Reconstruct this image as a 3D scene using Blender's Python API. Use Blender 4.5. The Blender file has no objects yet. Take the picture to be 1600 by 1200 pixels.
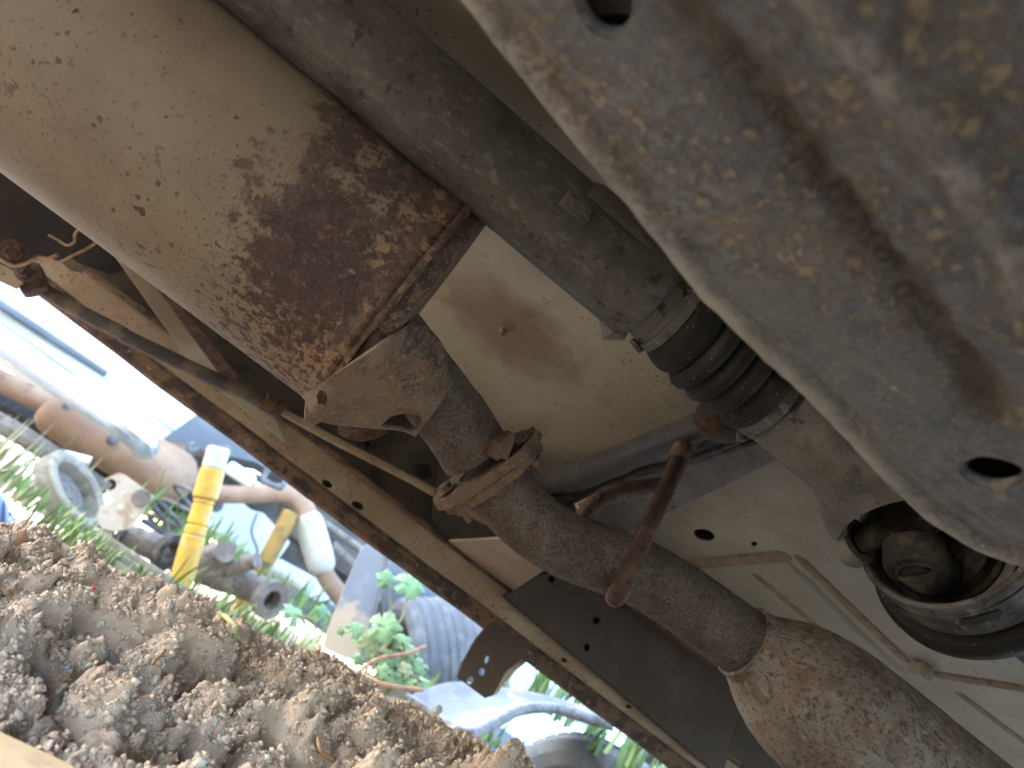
import bpy, bmesh, math, random
import numpy as np
from mathutils import Vector, Matrix, Euler, geometry
random.seed(7); rng = np.random.default_rng(11)
S = bpy.context.scene
COL = S.collection
H = 0.30                                    # camera height over the datum

# ------------------------------------------------------------------ camera, sky, sun, exposure
F = 1202.0
XC = np.array([.77073315, .62247138, .13601393])     # world X, Y, Z written in camera axes (right, down, forward)
YC = np.array([-.34125035, .22300422, .91313598])
ZC = np.array([.53806934, -.75019897, .38429532])
M3 = np.stack([XC, YC, ZC])
cam_d = bpy.data.cameras.new('camera'); cam = bpy.data.objects.new('camera', cam_d); COL.objects.link(cam)
cam_d.sensor_width = 36.0; cam_d.lens = 36.0*F/1600.0
cam_d.clip_start = .01; cam_d.clip_end = 500
R = Matrix(((XC[0], -XC[1], -XC[2]), (YC[0], -YC[1], -YC[2]), (ZC[0], -ZC[1], -ZC[2])))
cam.matrix_world = Matrix.Translation((0, 0, H)) @ R.to_4x4()
cam_d.dof.use_dof = True; cam_d.dof.focus_distance = .64; cam_d.dof.aperture_fstop = 6.5
S.camera = cam

w = bpy.data.worlds.new('World'); S.world = w; w.use_nodes = True
nt = w.node_tree
sky = nt.nodes.new('ShaderNodeTexSky'); sky.sky_type = 'NISHITA'; sky.sun_disc = False
SUN_EL, SUN_ROT = math.radians(24), math.radians(-52)   # rotation measured from +Y towards +X
sky.sun_elevation = SUN_EL; sky.sun_rotation = SUN_ROT; sky.dust_density = 2.0; sky.air_density = 1.0
nt.links.new(sky.outputs[0], nt.nodes['Background'].inputs[0])
nt.nodes['Background'].inputs[1].default_value = .15
sd = bpy.data.lights.new('sun', 'SUN'); sun = bpy.data.objects.new('sun', sd); COL.objects.link(sun)
sd.energy = 1.0; sd.angle = math.radians(22); sd.color = (1, .98, .95)
sdir = Vector((math.sin(SUN_ROT)*math.cos(SUN_EL), math.cos(SUN_ROT)*math.cos(SUN_EL), math.sin(SUN_EL)))
sun.rotation_euler = sdir.to_track_quat('Z', 'Y').to_euler()
S.view_settings.view_transform = 'Standard'; S.view_settings.look = 'None'
S.view_settings.exposure = 4.15; S.view_settings.gamma = 1
S.cycles.max_bounces = 8; S.cycles.diffuse_bounces = 6; S.cycles.glossy_bounces = 3

# ------------------------------------------------------------------ geometry helpers
def ray(px, py): return M3 @ np.array([px-800., py-600., F])
def P(px, py, Y):                      # the point of depth Y (metres beyond the camera) seen there
    d = ray(px, py); q = d*(Y/d[1]); q[2] += H; return q
def PZ(px, py, z):                     # the point z metres above the camera seen there
    d = ray(px, py); q = d*(z/d[2]); q[2] += H; return q
def depth(q): q = np.array(q, float); q[2] -= H; return float((M3.T @ q)[2])
def rad(wpx, q): return wpx/2*depth(q)/F
A = lambda *v: np.array(v, float)
def nrm(v): v = np.asarray(v, float); return v/np.linalg.norm(v)
VIEW = lambda q: nrm(np.array(q, float)-A(0, 0, H))

def vnoise(p, seed=0):
    p = np.asarray(p, float); i = np.floor(p).astype(np.int64); f = p-i; f = f*f*(3-2*f)
    def h(a):
        n = a[..., 0]*374761393 + a[..., 1]*668265263 + a[..., 2]*2147483647 + seed*1274126177
        n = (n ^ (n >> 13))*1274126177 & 0xffffffff; n = (n ^ (n >> 16)) & 0xffffffff
        return n/4294967295.0
    r = 0
    for dx in (0, 1):
        for dy in (0, 1):
            for dz in (0, 1):
                wgt = (f[..., 0] if dx else 1-f[..., 0])*(f[..., 1] if dy else 1-f[..., 1])*(f[..., 2] if dz else 1-f[..., 2])
                r = r + wgt*h(i+np.array([dx, dy, dz]))
    return r*2-1
def fbm(p, octv=5, seed=0, gain=.5, lac=2.03):
    p = np.asarray(p, float); r = 0; a = 1; s = 0
    for o in range(octv): r = r+a*vnoise(p, seed+o); s += a; p = p*lac+3.7; a *= gain
    return r/s

def thing(name, label, cat, loc, group=None):
    o = bpy.data.objects.new(name, None); COL.objects.link(o); o.location = Vector(loc); o.empty_display_size = .05
    return tag(o, label, cat, group)
def tag(o, label=None, cat=None, group=None, kind=None):
    if label: o['label'] = label
    if cat: o['category'] = cat
    if group: o['group'] = group
    if kind: o['kind'] = kind
    return o
def wloc(o):
    v = Vector((0, 0, 0))
    while o is not None: v += o.location; o = o.parent
    return v
def mk(name, V, Fc, mat, parent=None, smooth=True, loc=None, sharp=.7, fold=None):
    """one mesh object from world-space vertices"""
    V = np.asarray(V, float)
    base = np.array(wloc(parent)) if parent is not None else (np.asarray(loc, float) if loc is not None else V.mean(0))
    me = bpy.data.meshes.new(name)
    me.from_pydata([tuple(v) for v in (V-base)], [], [tuple(int(i) for i in f) for f in Fc])
    bm = bmesh.new(); bm.from_mesh(me)
    bmesh.ops.recalc_face_normals(bm, faces=bm.faces)
    for fc in bm.faces: fc.smooth = smooth
    if smooth:
        for e in bm.edges:
            if len(e.link_faces) == 2 and e.calc_face_angle(0) > sharp: e.smooth = False
    bm.to_mesh(me); bm.free()
    me.materials.append(mat)
    o = bpy.data.objects.new(name, me); COL.objects.link(o)
    if parent is not None: o.parent = parent
    else: o.location = Vector(base)
    return o
def join(*parts):
    V, Fc, n = [], [], 0
    for v, f in parts:
        V.append(np.asarray(v, float)); Fc += [[i+n for i in q] for q in f]; n += len(v)
    return np.concatenate(V), Fc
def catmull(pts, n=6):
    pts = [np.asarray(p, float) for p in pts]
    if len(pts) < 3: return [pts[0]+(pts[-1]-pts[0])*t for t in np.linspace(0, 1, n+1)]
    q = [2*pts[0]-pts[1]]+pts+[2*pts[-1]-pts[-2]]; out = []
    for i in range(1, len(q)-2):
        for t in np.linspace(0, 1, n, endpoint=False):
            a, b, c, d = q[i-1], q[i], q[i+1], q[i+2]
            out.append(.5*((2*b)+(c-a)*t+(2*a-5*b+4*c-d)*t*t+(3*b-a-3*c+d)*t**3))
    out.append(pts[-1]); return out
def tube(path, radii, n=20, caps=True, rough=0., seed=0, up=None):
    path = [np.asarray(p, float) for p in path]; m = len(path)
    if np.isscalar(radii): radii = [radii]*m
    T = [nrm(path[min(i+1, m-1)]-path[max(i-1, 0)]) if np.linalg.norm(path[min(i+1, m-1)]-path[max(i-1, 0)]) > 1e-9 else None for i in range(m)]
    for i in range(m):
        if T[i] is None: T[i] = T[i-1]
    u = nrm(np.cross(T[0], up if up is not None else (A(0, 0, 1) if abs(T[0][2]) < .9 else A(1, 0, 0))))
    V = []
    for i in range(m):
        u = nrm(u-T[i]*(u@T[i])); v = np.cross(T[i], u)
        for k in range(n):
            a = 2*math.pi*k/n; V.append(path[i]+radii[i]*(math.cos(a)*u+math.sin(a)*v))
    Fc = [[i*n+k, i*n+(k+1) % n, (i+1)*n+(k+1) % n, (i+1)*n+k] for i in range(m-1) for k in range(n)]
    if caps: Fc += [list(range(n))[::-1], list(range((m-1)*n, m*n))]
    V = np.array(V)
    if rough: V = V+rough*np.stack([vnoise(V*90, seed+j)+.6*vnoise(V*260, seed+9+j) for j in range(3)], 1)
    return V, Fc
def stube(pts, n=18, sub=6, **k):            # pts: (px, py, Y, width px)
    q = [np.append(P(p[0], p[1], p[2]), 0) for p in pts]
    for i, p in enumerate(pts): q[i][3] = rad(p[3], q[i][:3])
    c = catmull(q, sub)
    return tube([x[:3] for x in c], [x[3] for x in c], n, **k)
def lathe(o, d, prof, n=40, **k):            # prof: (distance along d, radius)
    o, d = np.asarray(o, float), nrm(d)
    u = nrm(np.cross(d, A(0, 0, 1) if abs(d[2]) < .9 else A(1, 0, 0))); v = np.cross(d, u)
    V = [o+d*s+max(r, 1e-5)*(math.cos(2*math.pi*i/n)*u+math.sin(2*math.pi*i/n)*v) for s, r in prof for i in range(n)]
    m = len(prof)
    Fc = [[i*n+j, i*n+(j+1) % n, (i+1)*n+(j+1) % n, (i+1)*n+j] for i in range(m-1) for j in range(n)]
    return np.array(V), Fc
def box(c, ax, sz, bev=.15):
    """bevelled box: centre, three axes, three full sizes"""
    bm = bmesh.new(); bmesh.ops.create_cube(bm, size=1)
    for v in bm.verts: v.co = Vector((v.co.x*sz[0], v.co.y*sz[1], v.co.z*sz[2]))
    if bev: bmesh.ops.bevel(bm, geom=bm.edges[:], offset=bev*min(sz), segments=2, profile=.6, affect='EDGES')
    bm.verts.ensure_lookup_table(); ax = [nrm(a) for a in ax]
    V = [np.asarray(c, float)+v.co.x*ax[0]+v.co.y*ax[1]+v.co.z*ax[2] for v in bm.verts]
    Fc = [[v.index for v in f.verts] for f in bm.faces]; bm.free(); return np.array(V), Fc
def inpoly(p, poly):
    x, y = p; c = False; j = len(poly)-1
    for i in range(len(poly)):
        xi, yi = poly[i]; xj, yj = poly[j]
        if (yi > y) != (yj > y) and x < (xj-xi)*(y-yi)/(yj-yi)+xi: c = not c
        j = i
    return c
def ell(cx, cy, rx, ry, n=20, rot=0):
    return [(cx+rx*math.cos(a)*math.cos(rot)-ry*math.sin(a)*math.sin(rot), cy+rx*math.cos(a)*math.sin(rot)+ry*math.sin(a)*math.cos(rot)) for a in np.linspace(0, 2*math.pi, n, endpoint=False)]
def sheet(outline, holes, fn, step, thick, side=1):
    """a sheet with real holes: 2-D outline and holes, bent by fn(points)->3-D, solid"""
    vs, es = [], []
    def loop(pl, st):
        a = len(vs)
        for i in range(len(pl)):
            p, q = np.array(pl[i], float), np.array(pl[(i+1) % len(pl)], float)
            k = max(1, int(np.linalg.norm(q-p)/st))
            for t in range(k): vs.append(tuple(p+(q-p)*t/k))
        b = len(vs); es.extend([(i, i+1 if i+1 < b else a) for i in range(a, b)])
    loop(outline, step)
    for h in holes: loop(h, step)
    xs, ys = [p[0] for p in outline], [p[1] for p in outline]
    for i, x in enumerate(np.arange(min(xs)+step/2, max(xs), step)):
        for y in np.arange(min(ys)+(.25 if i % 2 else .75)*step, max(ys), step):
            if inpoly((x, y), outline) and not any(inpoly((x, y), h) for h in holes): vs.append((x, y))
    r = geometry.delaunay_2d_cdt([Vector(v) for v in vs], es, [], 0, 1e-7)
    pts = np.array([tuple(v) for v in r[0]]); tri = []
    for f in r[2]:
        c = tuple(np.mean([pts[i] for i in f], 0))
        if inpoly(c, outline) and not any(inpoly(c, h) for h in holes): tri.append(list(f))
    Q = np.asarray(fn(pts), float)
    N = np.zeros_like(Q)
    for f in tri:
        nn = np.cross(Q[f[1]]-Q[f[0]], Q[f[2]]-Q[f[0]])
        for i in f: N[i] += nn
    N /= np.maximum(np.linalg.norm(N, axis=1), 1e-12)[:, None]
    n = len(Q); V = np.concatenate([Q, Q+N*thick*side])
    ed = {}
    for f in tri:
        for i in range(len(f)):
            a, b = f[i], f[(i+1) % len(f)]; ed[(a, b)] = 1
    Fc = [f for f in tri]+[[i+n for i in f[::-1]] for f in tri]
    for a, b in ed:
        if (b, a) not in ed: Fc.append([b, a, a+n, b+n])
    return V, Fc
def slab(poly, Y, th, bev=.0, step=None, holes=(), curve=None, tilt=None):
    """upright plate: outline given where it is seen at depth Y, th metres thick away from the camera"""
    f2 = lambda p: np.array([P(a, b, (tilt(a, b) if tilt else Y)) for a, b in p])+(curve(p) if curve is not None else 0)
    V, Fc = sheet(poly, list(holes), f2, step or 1e6, th, 1)
    n = len(V)//2                       # push the second skin to larger depth
    V[n:] = V[:n]+A(0, th, 0)
    return V, Fc
def flat(poly, z, th, holes=(), step=1e6, relief=None):
    f2 = lambda p: np.array([PZ(a, b, z) for a, b in p])+(relief(p) if relief is not None else 0)
    V, Fc = sheet(poly, list(holes), f2, step, th)
    n = len(V)//2; V[n:] = V[:n]+A(0, 0, th); return V, Fc
def bolt(o, d, r, h, stud=0):
    d = nrm(d); u = nrm(np.cross(d, A(.3, .2, 1))); v = np.cross(d, u)
    V = []; k = 6
    for s, q in ((0, 1), (h*.8, 1), (h, .8)):
        V += [o+d*s+r*q*(math.cos(i*math.pi/3)*u+math.sin(i*math.pi/3)*v) for i in range(k)]
    Fc = [[a*k+i, a*k+(i+1) % k, (a+1)*k+(i+1) % k, (a+1)*k+i] for a in (0, 1) for i in range(k)]+[list(range(12, 18)), list(range(6))[::-1]]
    out = [(np.array(V), Fc), lathe(o-d*.0, d, [(0, .001), (0, r*1.45), (h*.18, r*1.4), (h*.2, .001)], 16)]
    if stud: out.append(lathe(o, d, [(h*.9, r*.5), (h*.9+stud, r*.48), (h*.9+stud, .0005)], 12))
    return join(*out)
def copy_obj(o, parent=None, loc=None):
    c = o.copy(); COL.objects.link(c)
    if parent is not None: c.parent = parent
    if loc is not None: c.location = loc
    return c

# ------------------------------------------------------------------ materials
def grime(name, base, layers=(), rough=.6, fine=(260, .0003), metal=0., rvar=.0, spec=.4):
    m = bpy.data.materials.new(name); m.use_nodes = True; t = m.node_tree; L = t.links; N = t.nodes
    b = N['Principled BSDF']; b.inputs['Metallic'].default_value = metal; b.inputs['Specular IOR Level'].default_value = spec
    tc = N.new('ShaderNodeTexCoord').outputs['Object']
    def math_(op, a, c=None, clamp=False):
        n = N.new('ShaderNodeMath'); n.operation = op; n.use_clamp = clamp
        for i, x in enumerate((a, c)):
            if x is None: continue
            if isinstance(x, (int, float)): n.inputs[i].default_value = x
            else: L.new(x, n.inputs[i])
        return n.outputs[0]
    def coords(st):
        if not st: return tc
        n = N.new('ShaderNodeMapping'); n.inputs['Scale'].default_value = st; L.new(tc, n.inputs[0]); return n.outputs[0]
    def noise(sc, det=6, ro=.6, dist=0, st=None):
        n = N.new('ShaderNodeTexNoise'); n.inputs['Scale'].default_value = sc; n.inputs['Detail'].default_value = det
        n.inputs['Roughness'].default_value = ro; n.inputs['Distortion'].default_value = dist; L.new(coords(st), n.inputs['Vector']); return n.outputs[0]
    def ramp(x, lo, hi):
        n = N.new('ShaderNodeMapRange'); n.interpolation_type = 'SMOOTHSTEP'
        n.inputs[1].default_value = lo; n.inputs[2].default_value = hi
        L.new(x, n.inputs[0]); return n.outputs[0]
    col = N.new('ShaderNodeRGB'); col.outputs[0].default_value = (*base, 1); col = col.outputs[0]
    hgt = None; rg = None
    for l in layers:
        k = l.get('t', 'noise')
        if k == 'noise':
            v = noise(l['s'], l.get('det', 7), l.get('ro', .62), l.get('dist', 0), l.get('st'))
        elif k == 'vor':
            n = N.new('ShaderNodeTexVoronoi'); n.inputs['Scale'].default_value = l['s']; n.inputs['Randomness'].default_value = 1
            wv = N.new('ShaderNodeVectorMath'); wv.operation = 'MULTIPLY_ADD'
            nn = N.new('ShaderNodeTexNoise'); nn.inputs['Scale'].default_value = l['s']*2.2; L.new(coords(l.get('st')), nn.inputs['Vector'])
            L.new(nn.outputs['Color'], wv.inputs[0]); wv.inputs[1].default_value = [l.get('warp', .5)/l['s']]*3; L.new(coords(l.get('st')), wv.inputs[2])
            L.new(wv.outputs[0], n.inputs['Vector'])
            sep = N.new('ShaderNodeSeparateColor'); L.new(n.outputs['Color'], sep.inputs[0])
            keep = math_('LESS_THAN', sep.outputs[0], l.get('den', .4))
            size = math_('MULTIPLY_ADD', sep.outputs[1], l.get('r', .3)); N[-1].inputs[2].default_value = l.get('r', .3)*.35
            v = math_('MULTIPLY', ramp(math_('SUBTRACT', size, n.outputs['Distance']), 0, l.get('soft', .06)), keep)
        elif k == 'spot':
            vm = N.new('ShaderNodeVectorMath'); vm.operation = 'DISTANCE'; L.new(coords(l.get('st')), vm.inputs[0]); vm.inputs[1].default_value = l['c']
            v = math_('SUBTRACT', 1.0, math_('MULTIPLY', vm.outputs['Value'], 1/l['rad']))
            v = math_('ADD', v, math_('MULTIPLY', math_('SUBTRACT', noise(l['s'], 6, .6), .5), l.get('na', .8)))
        for g in l.get('grad', ()):
            vm = N.new('ShaderNodeVectorMath'); vm.operation = 'DOT_PRODUCT'; L.new(tc, vm.inputs[0]); vm.inputs[1].default_value = g[0]
            q = math_('MULTIPLY', math_('SUBTRACT', vm.outputs['Value'], g[1]), g[2])
            q = math_('MAXIMUM', math_('MINIMUM', q, g[3] if len(g) > 3 else .5), -(g[4] if len(g) > 4 else .5)); v = math_('ADD', v, q)
        fac = v if k == 'vor' else ramp(v, l.get('lo', .5), l.get('hi', .55))
        if l.get('mask'):
            fac = math_('MULTIPLY', fac, ramp(noise(l['mask'][0], 4), l['mask'][1], l['mask'][2]))
        if l.get('amt', 1) != 1: fac = math_('MULTIPLY', fac, l['amt'])
        if l.get('c_') is not None:
            mx = N.new('ShaderNodeMix'); mx.data_type = 'RGBA'; L.new(fac, mx.inputs[0]); L.new(col, mx.inputs[6]); mx.inputs[7].default_value = (*l['c_'], 1); col = mx.outputs[2]
        if l.get('h'):
            q = math_('MULTIPLY', fac, l['h']); hgt = q if hgt is None else math_('ADD', hgt, q)
        if l.get('dr'):
            q = math_('MULTIPLY', fac, l['dr']); rg = q if rg is None else math_('ADD', rg, q)
    if fine:
        q = math_('MULTIPLY', noise(fine[0], 8, .65), fine[1]); hgt = q if hgt is None else math_('ADD', hgt, q)
    if hgt is not None:
        bp = N.new('ShaderNodeBump'); bp.inputs['Strength'].default_value = 1; bp.inputs['Distance'].default_value = 1
        L.new(hgt, bp.inputs['Height']); L.new(bp.outputs[0], b.inputs['Normal'])
    L.new(col, b.inputs['Base Color'])
    if rvar:
        q = math_('MULTIPLY', math_('SUBTRACT', noise(40, 5), .5), rvar*2); rg = q if rg is None else math_('ADD', rg, q)
    if rg is not None: L.new(math_('ADD', rg, rough, True), b.inputs['Roughness'])
    else: b.inputs['Roughness'].default_value = rough
    return m
def nz(c, s, lo, hi, **k): return dict(c_=c, s=s, lo=lo, hi=hi, **k)
def vo(c, s, r, den, **k): return dict(t='vor', c_=c, s=s, r=r, den=den, **k)

E2 = A(0, .55, -.83); E2 = nrm(E2); E3 = nrm(A(0, -.83, -.55))     # across and towards the camera, as seen at the shaft
X = A(1, 0, 0); Y_ = A(0, 1, 0); Z_ = A(0, 0, 1)

M = {}
M['muffler'] = grime('muffler_steel', (.25, .21, .152), [
    nz((.20, .158, .116), 9, .40, .68), nz((.30, .244, .176), 5, .5, .75, amt=.6), nz((.33, .195, .105), 14, .48, .68, amt=.65, grad=[((1, 0, 0), -.07, 4.0, .25, .4)]),
    nz((.29, .235, .18), 30, .5, .7, amt=.5, st=(.3, 1, 1), grad=[(tuple(E2), .055, 4, .3, .4)]),
    nz((.21, .15, .11), 60, .52, .66, det=10, ro=.7, amt=.5, mask=(12, .45, .6)),
    vo((.17, .11, .08), 330, .34, .24, h=-.0002, mask=(9, .34, .55)), vo((.12, .07, .055), 150, .28, .18, h=.0003, mask=(16, .40, .58)),
    vo((.075, .05, .045), 48, .14, .12, h=.0006), nz((.14, .08, .065), 110, .585, .63, det=9, dist=.4, mask=(13, .46, .60), h=.0004, amt=.85),
    # the scab of dark rust by the seam: dense in the middle, breaking up to single spots at its edge
    nz((.13, .078, .060), 46, .50, .60, det=11, ro=.74, amt=.9, grad=[((1, 0, 0), -.105, 4.5, .12, .60), (tuple(E2), .004, -3.2, .0, .45), (tuple(E2), -.02, 3.5, .0, .3)]),
    nz((.080, .049, .044), 95, .50, .54, det=11, ro=.74, h=.0007, amt=.92, grad=[((1, 0, 0), -.095, 3.6, .08, .60), (tuple(E2), .002, -2.6, .0, .42), (tuple(E2), -.02, 3.0, .0, .3), ((1, 0, 0), -.022, -9, 0.0, .20)]),
    nz((.050, .030, .032), 40, .52, .62, det=9, ro=.7, amt=.7, grad=[((1, 0, 0), -.11, 4.0, .05, .60), (tuple(E2), -.010, -3.0, .05, .48)]),
    nz((.21, .15, .115), 300, .565, .63, h=.0005, amt=.75, dist=.3, grad=[((1, 0, 0), -.12, 4, .03, .6)]),
    nz((.08, .05, .048), 150, .57, .595, det=10, ro=.7, h=.0006, amt=.9, grad=[((1, 0, 0), -.10, 3.0, .05, .4)]),
], rough=.62, fine=(420, .0004), rvar=.12, metal=.05)
M['rust_pipe'] = grime('rusty_pipe', (.130, .105, .090), [
    nz((.185, .155, .132), 50, .42, .64, amt=.9, det=10), nz((.075, .056, .054), 90, .50, .62, det=11, ro=.72, h=-.0003, amt=.8), nz((.055, .043, .046), 330, .52, .62, amt=.7),
    nz((.19, .125, .085), 44, .56, .68, det=9, amt=.6), nz((.255, .22, .19), 420, .52, .64, amt=.65, h=.0004)], rough=.72, fine=(700, .0009), rvar=.12, metal=.05)
M['bracket'] = grime('rusty_bracket', (.175, .128, .098), [
    nz((.13, .088, .068), 30, .44, .62), nz((.070, .048, .045), 70, .51, .60, det=10, ro=.72, grad=[(tuple(-E2), .0, 3, .10, .15)]), nz((.25, .13, .055), 110, .54, .62, det=9, amt=.75, h=.0004), nz((.30, .24, .19), 300, .54, .66, amt=.7), nz((.24, .185, .14), 22, .52, .7, amt=.6)],
    rough=.75, fine=(500, .001), metal=.05)
M['resonator'] = grime('resonator_steel', (.165, .125, .095), [
    nz((.29, .262, .22), 22, .42, .64, det=10, ro=.7, grad=[((1, 0, 0), .44, 2.2, .07, .30)], h=.0002), nz((.25, .155, .095), 46, .50, .62, det=10, ro=.7, amt=.8, st=(.6, 1, 1)),
    nz((.085, .062, .066), 75, .50, .565, det=12, ro=.76, h=.0004, dist=.3, amt=.85, grad=[((1, 0, 0), .42, -2.0, .11, .05), (tuple(-E2), .0, 1.2, .06, .06)]),
    nz((.11, .075, .062), 260, .54, .61, amt=.8, st=(.6, 1, 1)), vo((.10, .065, .06), 340, .4, .35, amt=.6), nz((.40, .375, .325), 150, .57, .65, amt=.7, st=(.4, 1, 1), det=9)],
    rough=.65, fine=(500, .0006), rvar=.1, metal=.05)
M['shaft'] = grime('drive_shaft_paint', (.085, .083, .080), [
    nz((.15, .146, .14), 9, .40, .70, amt=.8), nz((.22, .212, .197), 160, .50, .68, amt=.6, st=(.5, 1, 1), det=11), nz((.026, .025, .024), 14, .48, .70, amt=.7, det=10, ro=.72),
    nz((.17, .145, .10), 42, .57, .70, amt=.7, mask=(10, .50, .62), det=11, ro=.75), nz((.10, .096, .09), 420, .57, .66, amt=.6), nz((.02, .019, .018), 90, .58, .66, amt=.7, det=10)],
    rough=.40, fine=(420, .0005), rvar=.14, metal=.05)
M['cast'] = grime('dusty_cast_steel', (.23, .212, .19), [nz((.30, .28, .25), 20, .45, .65), nz((.12, .107, .092), 30, .51, .66, amt=.8, det=10, ro=.7), nz((.23, .175, .11), 34, .58, .7, amt=.5), nz((.36, .335, .30), 240, .57, .66, amt=.5), nz((.07, .063, .056), 90, .60, .66, amt=.7)], rough=.6, fine=(380, .0007), metal=.05, rvar=.1)
M['zinc'] = grime('dirty_steel_band', (.17, .168, .162), [nz((.085, .08, .075), 40, .46, .60, det=9), nz((.27, .262, .25), 120, .56, .66, st=(.3, 1, 1)), nz((.05, .045, .04), 90, .58, .64)], rough=.5, fine=(300, .0005), metal=.2)
M['rubber'] = grime('black_rubber', (.016, .015, .015), [nz((.05, .048, .045), 40, .5, .72, amt=.7), vo((.24, .22, .19), 420, .28, .16, amt=.8), nz((.11, .105, .095), 90, .62, .74, amt=.5)], rough=.62, fine=(420, .0003), spec=.4)
M['oily'] = grime('oily_black_steel', (.040, .036, .032), [nz((.11, .098, .08), 45, .46, .64, det=9), nz((.15, .105, .075), 120, .60, .70, amt=.6), nz((.017, .016, .016), 40, .52, .64, amt=.8)], rough=.6, fine=(300, .0012), metal=.05, spec=.3)
M['floor'] = grime('cream_floor_paint', (0.352, 0.328, 0.243), [
    nz((0.424, 0.400, 0.304), 4, .45, .65), nz((0.320, 0.276, 0.186), 7, .48, .68, amt=.65, det=10), nz((0.288, 0.216, 0.114), 9, .52, .72, amt=.65, det=10, ro=.7), nz((0.240, 0.176, 0.099), 40, .60, .70, amt=.6, mask=(7, .45, .6), det=11, ro=.72),
    vo((0.120, 0.092, 0.061), 190, .34, .22, amt=.9, mask=(9, .44, .56)), nz((0.104, 0.080, 0.053), 60, .69, .72, det=9, amt=.85), vo((0.080, 0.060, 0.038), 70, .14, .10, amt=.9),
    dict(t='spot', c_=(0.160, 0.112, 0.068), c=(0, 0, 0), rad=.135, s=14, na=1.1, lo=.05, hi=.7, amt=.8)],
    rough=.5, fine=(200, .0003), rvar=.1)
M['mudline'] = grime('mud_in_groove', (.24, .18, .105), [nz((.32, .25, .16), 40, .45, .62), nz((.15, .11, .065), 70, .54, .66)], rough=.8, fine=(300, .001))
M['tan'] = grime('muddy_tan_sill', (.265, .20, .135), [
    nz((.35, .28, .20), 12, .45, .65), nz((.24, .16, .09), 30, .52, .66, amt=.8), vo((.12, .075, .05), 210, .38, .25, amt=.8), nz((.42, .24, .11), 50, .62, .7, amt=.6), nz((.15, .10, .065), 90, .64, .69, amt=.7)],
    rough=.75, fine=(300, .0005))
M['rustlip'] = grime('rusty_lip', (.135, .085, .05), [nz((.048, .033, .026), 34, .46, .58, st=(.8, 1, 1)), nz((.26, .19, .12), 60, .58, .7, amt=.7), nz((.03, .02, .017), 80, .58, .64)], rough=.8, fine=(300, .001))
M['dark'] = grime('recess_shade_brown', (.050, .040, .033), [nz((.085, .066, .05), 14, .45, .68), nz((.028, .024, .022), 40, .52, .66), nz((.15, .105, .07), 70, .66, .74, amt=.5)], rough=.7, fine=(240, .0006))  # dark brown stands in for the deep shade of the sill recess
M['boxdark'] = grime('brown_undersealed_box', (.062, .049, .041), [nz((.09, .071, .058), 10, .45, .7), nz((.06, .048, .042), 26, .52, .66, amt=.7), vo((.17, .13, .10), 160, .25, .12, amt=.5)], rough=.8, fine=(200, .0005))
M['black'] = grime('brownish_black', (.02, .018, .017), [nz((.05, .04, .03), 30, .52, .7), nz((.11, .07, .035), 60, .64, .72, amt=.5)], rough=.6, fine=(300, .0004))
M['greysteel'] = grime('grey_cross_member', (.16, .158, .155), [nz((.22, .215, .20), 16, .45, .65), nz((.10, .095, .09), 40, .52, .66), nz((.20, .14, .085), 55, .63, .72, amt=.7), vo((.08, .06, .045), 150, .3, .2)], rough=.6, fine=(250, .0003))
M['greytube'] = grime('grey_cross_tube', (.055, .055, .055), [nz((.085, .082, .076), 25, .46, .66), nz((.055, .055, .056), 60, .54, .66), nz((.20, .13, .08), 60, .62, .72, amt=.6)], rough=.5, fine=(280, .0004))
M['rod'] = grime('dark_rust_rod', (.075, .045, .034), [nz((.13, .075, .048), 50, .48, .64), nz((.035, .025, .023), 110, .54, .62), nz((.27, .16, .07), 40, .64, .72, amt=.6)], rough=.75, fine=(420, .001))
M['rodtip'] = grime('tan_weld', (.165, .112, .075), [nz((.18, .11, .065), 60, .48, .6), nz((.24, .17, .11), 110, .58, .68)], rough=.75, fine=(420, .001))
M['skid'] = grime('muddy_skid_plate', (.165, .174, .186), [
    nz((.235, .243, .25), 12, .42, .64, amt=.8, det=10), nz((.080, .095, .135), 60, .49, .57, det=12, ro=.75, amt=.85, mask=(8, .36, .54)),
    nz((.29, .295, .30), 130, .54, .66, amt=.7, st=(.12, 1, 1), det=10), nz((0.085, 0.098, 0.130), 170, .52, .59, det=9, amt=.7, mask=(13, .40, .56)),
    nz((0.377, 0.312, 0.215), 15, .50, .62, det=13, ro=.78, h=.0006, amt=.75, mask=(4.5, .42, .53)),
    nz((0.442, 0.364, 0.247), 130, .49, .57, det=12, ro=.78, dist=.2, h=.0010, amt=.9, mask=(6, .40, .54)),
    nz((0.312, 0.325, 0.345), 330, .56, .62, amt=.6), nz((0.130, 0.111, 0.085), 13, .60, .75, amt=.6), vo((0.546, 0.461, 0.325), 130, .20, .12, amt=.9, h=.001), vo((0.416, 0.403, 0.364), 520, .3, .3, amt=.6)],
    rough=.38, fine=(300, .0008), rvar=.18, metal=.05, spec=.55)
_t = M['skid'].node_tree; _b = _t.nodes['Principled BSDF']; _src = _b.inputs['Base Color'].links[0].from_socket
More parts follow.
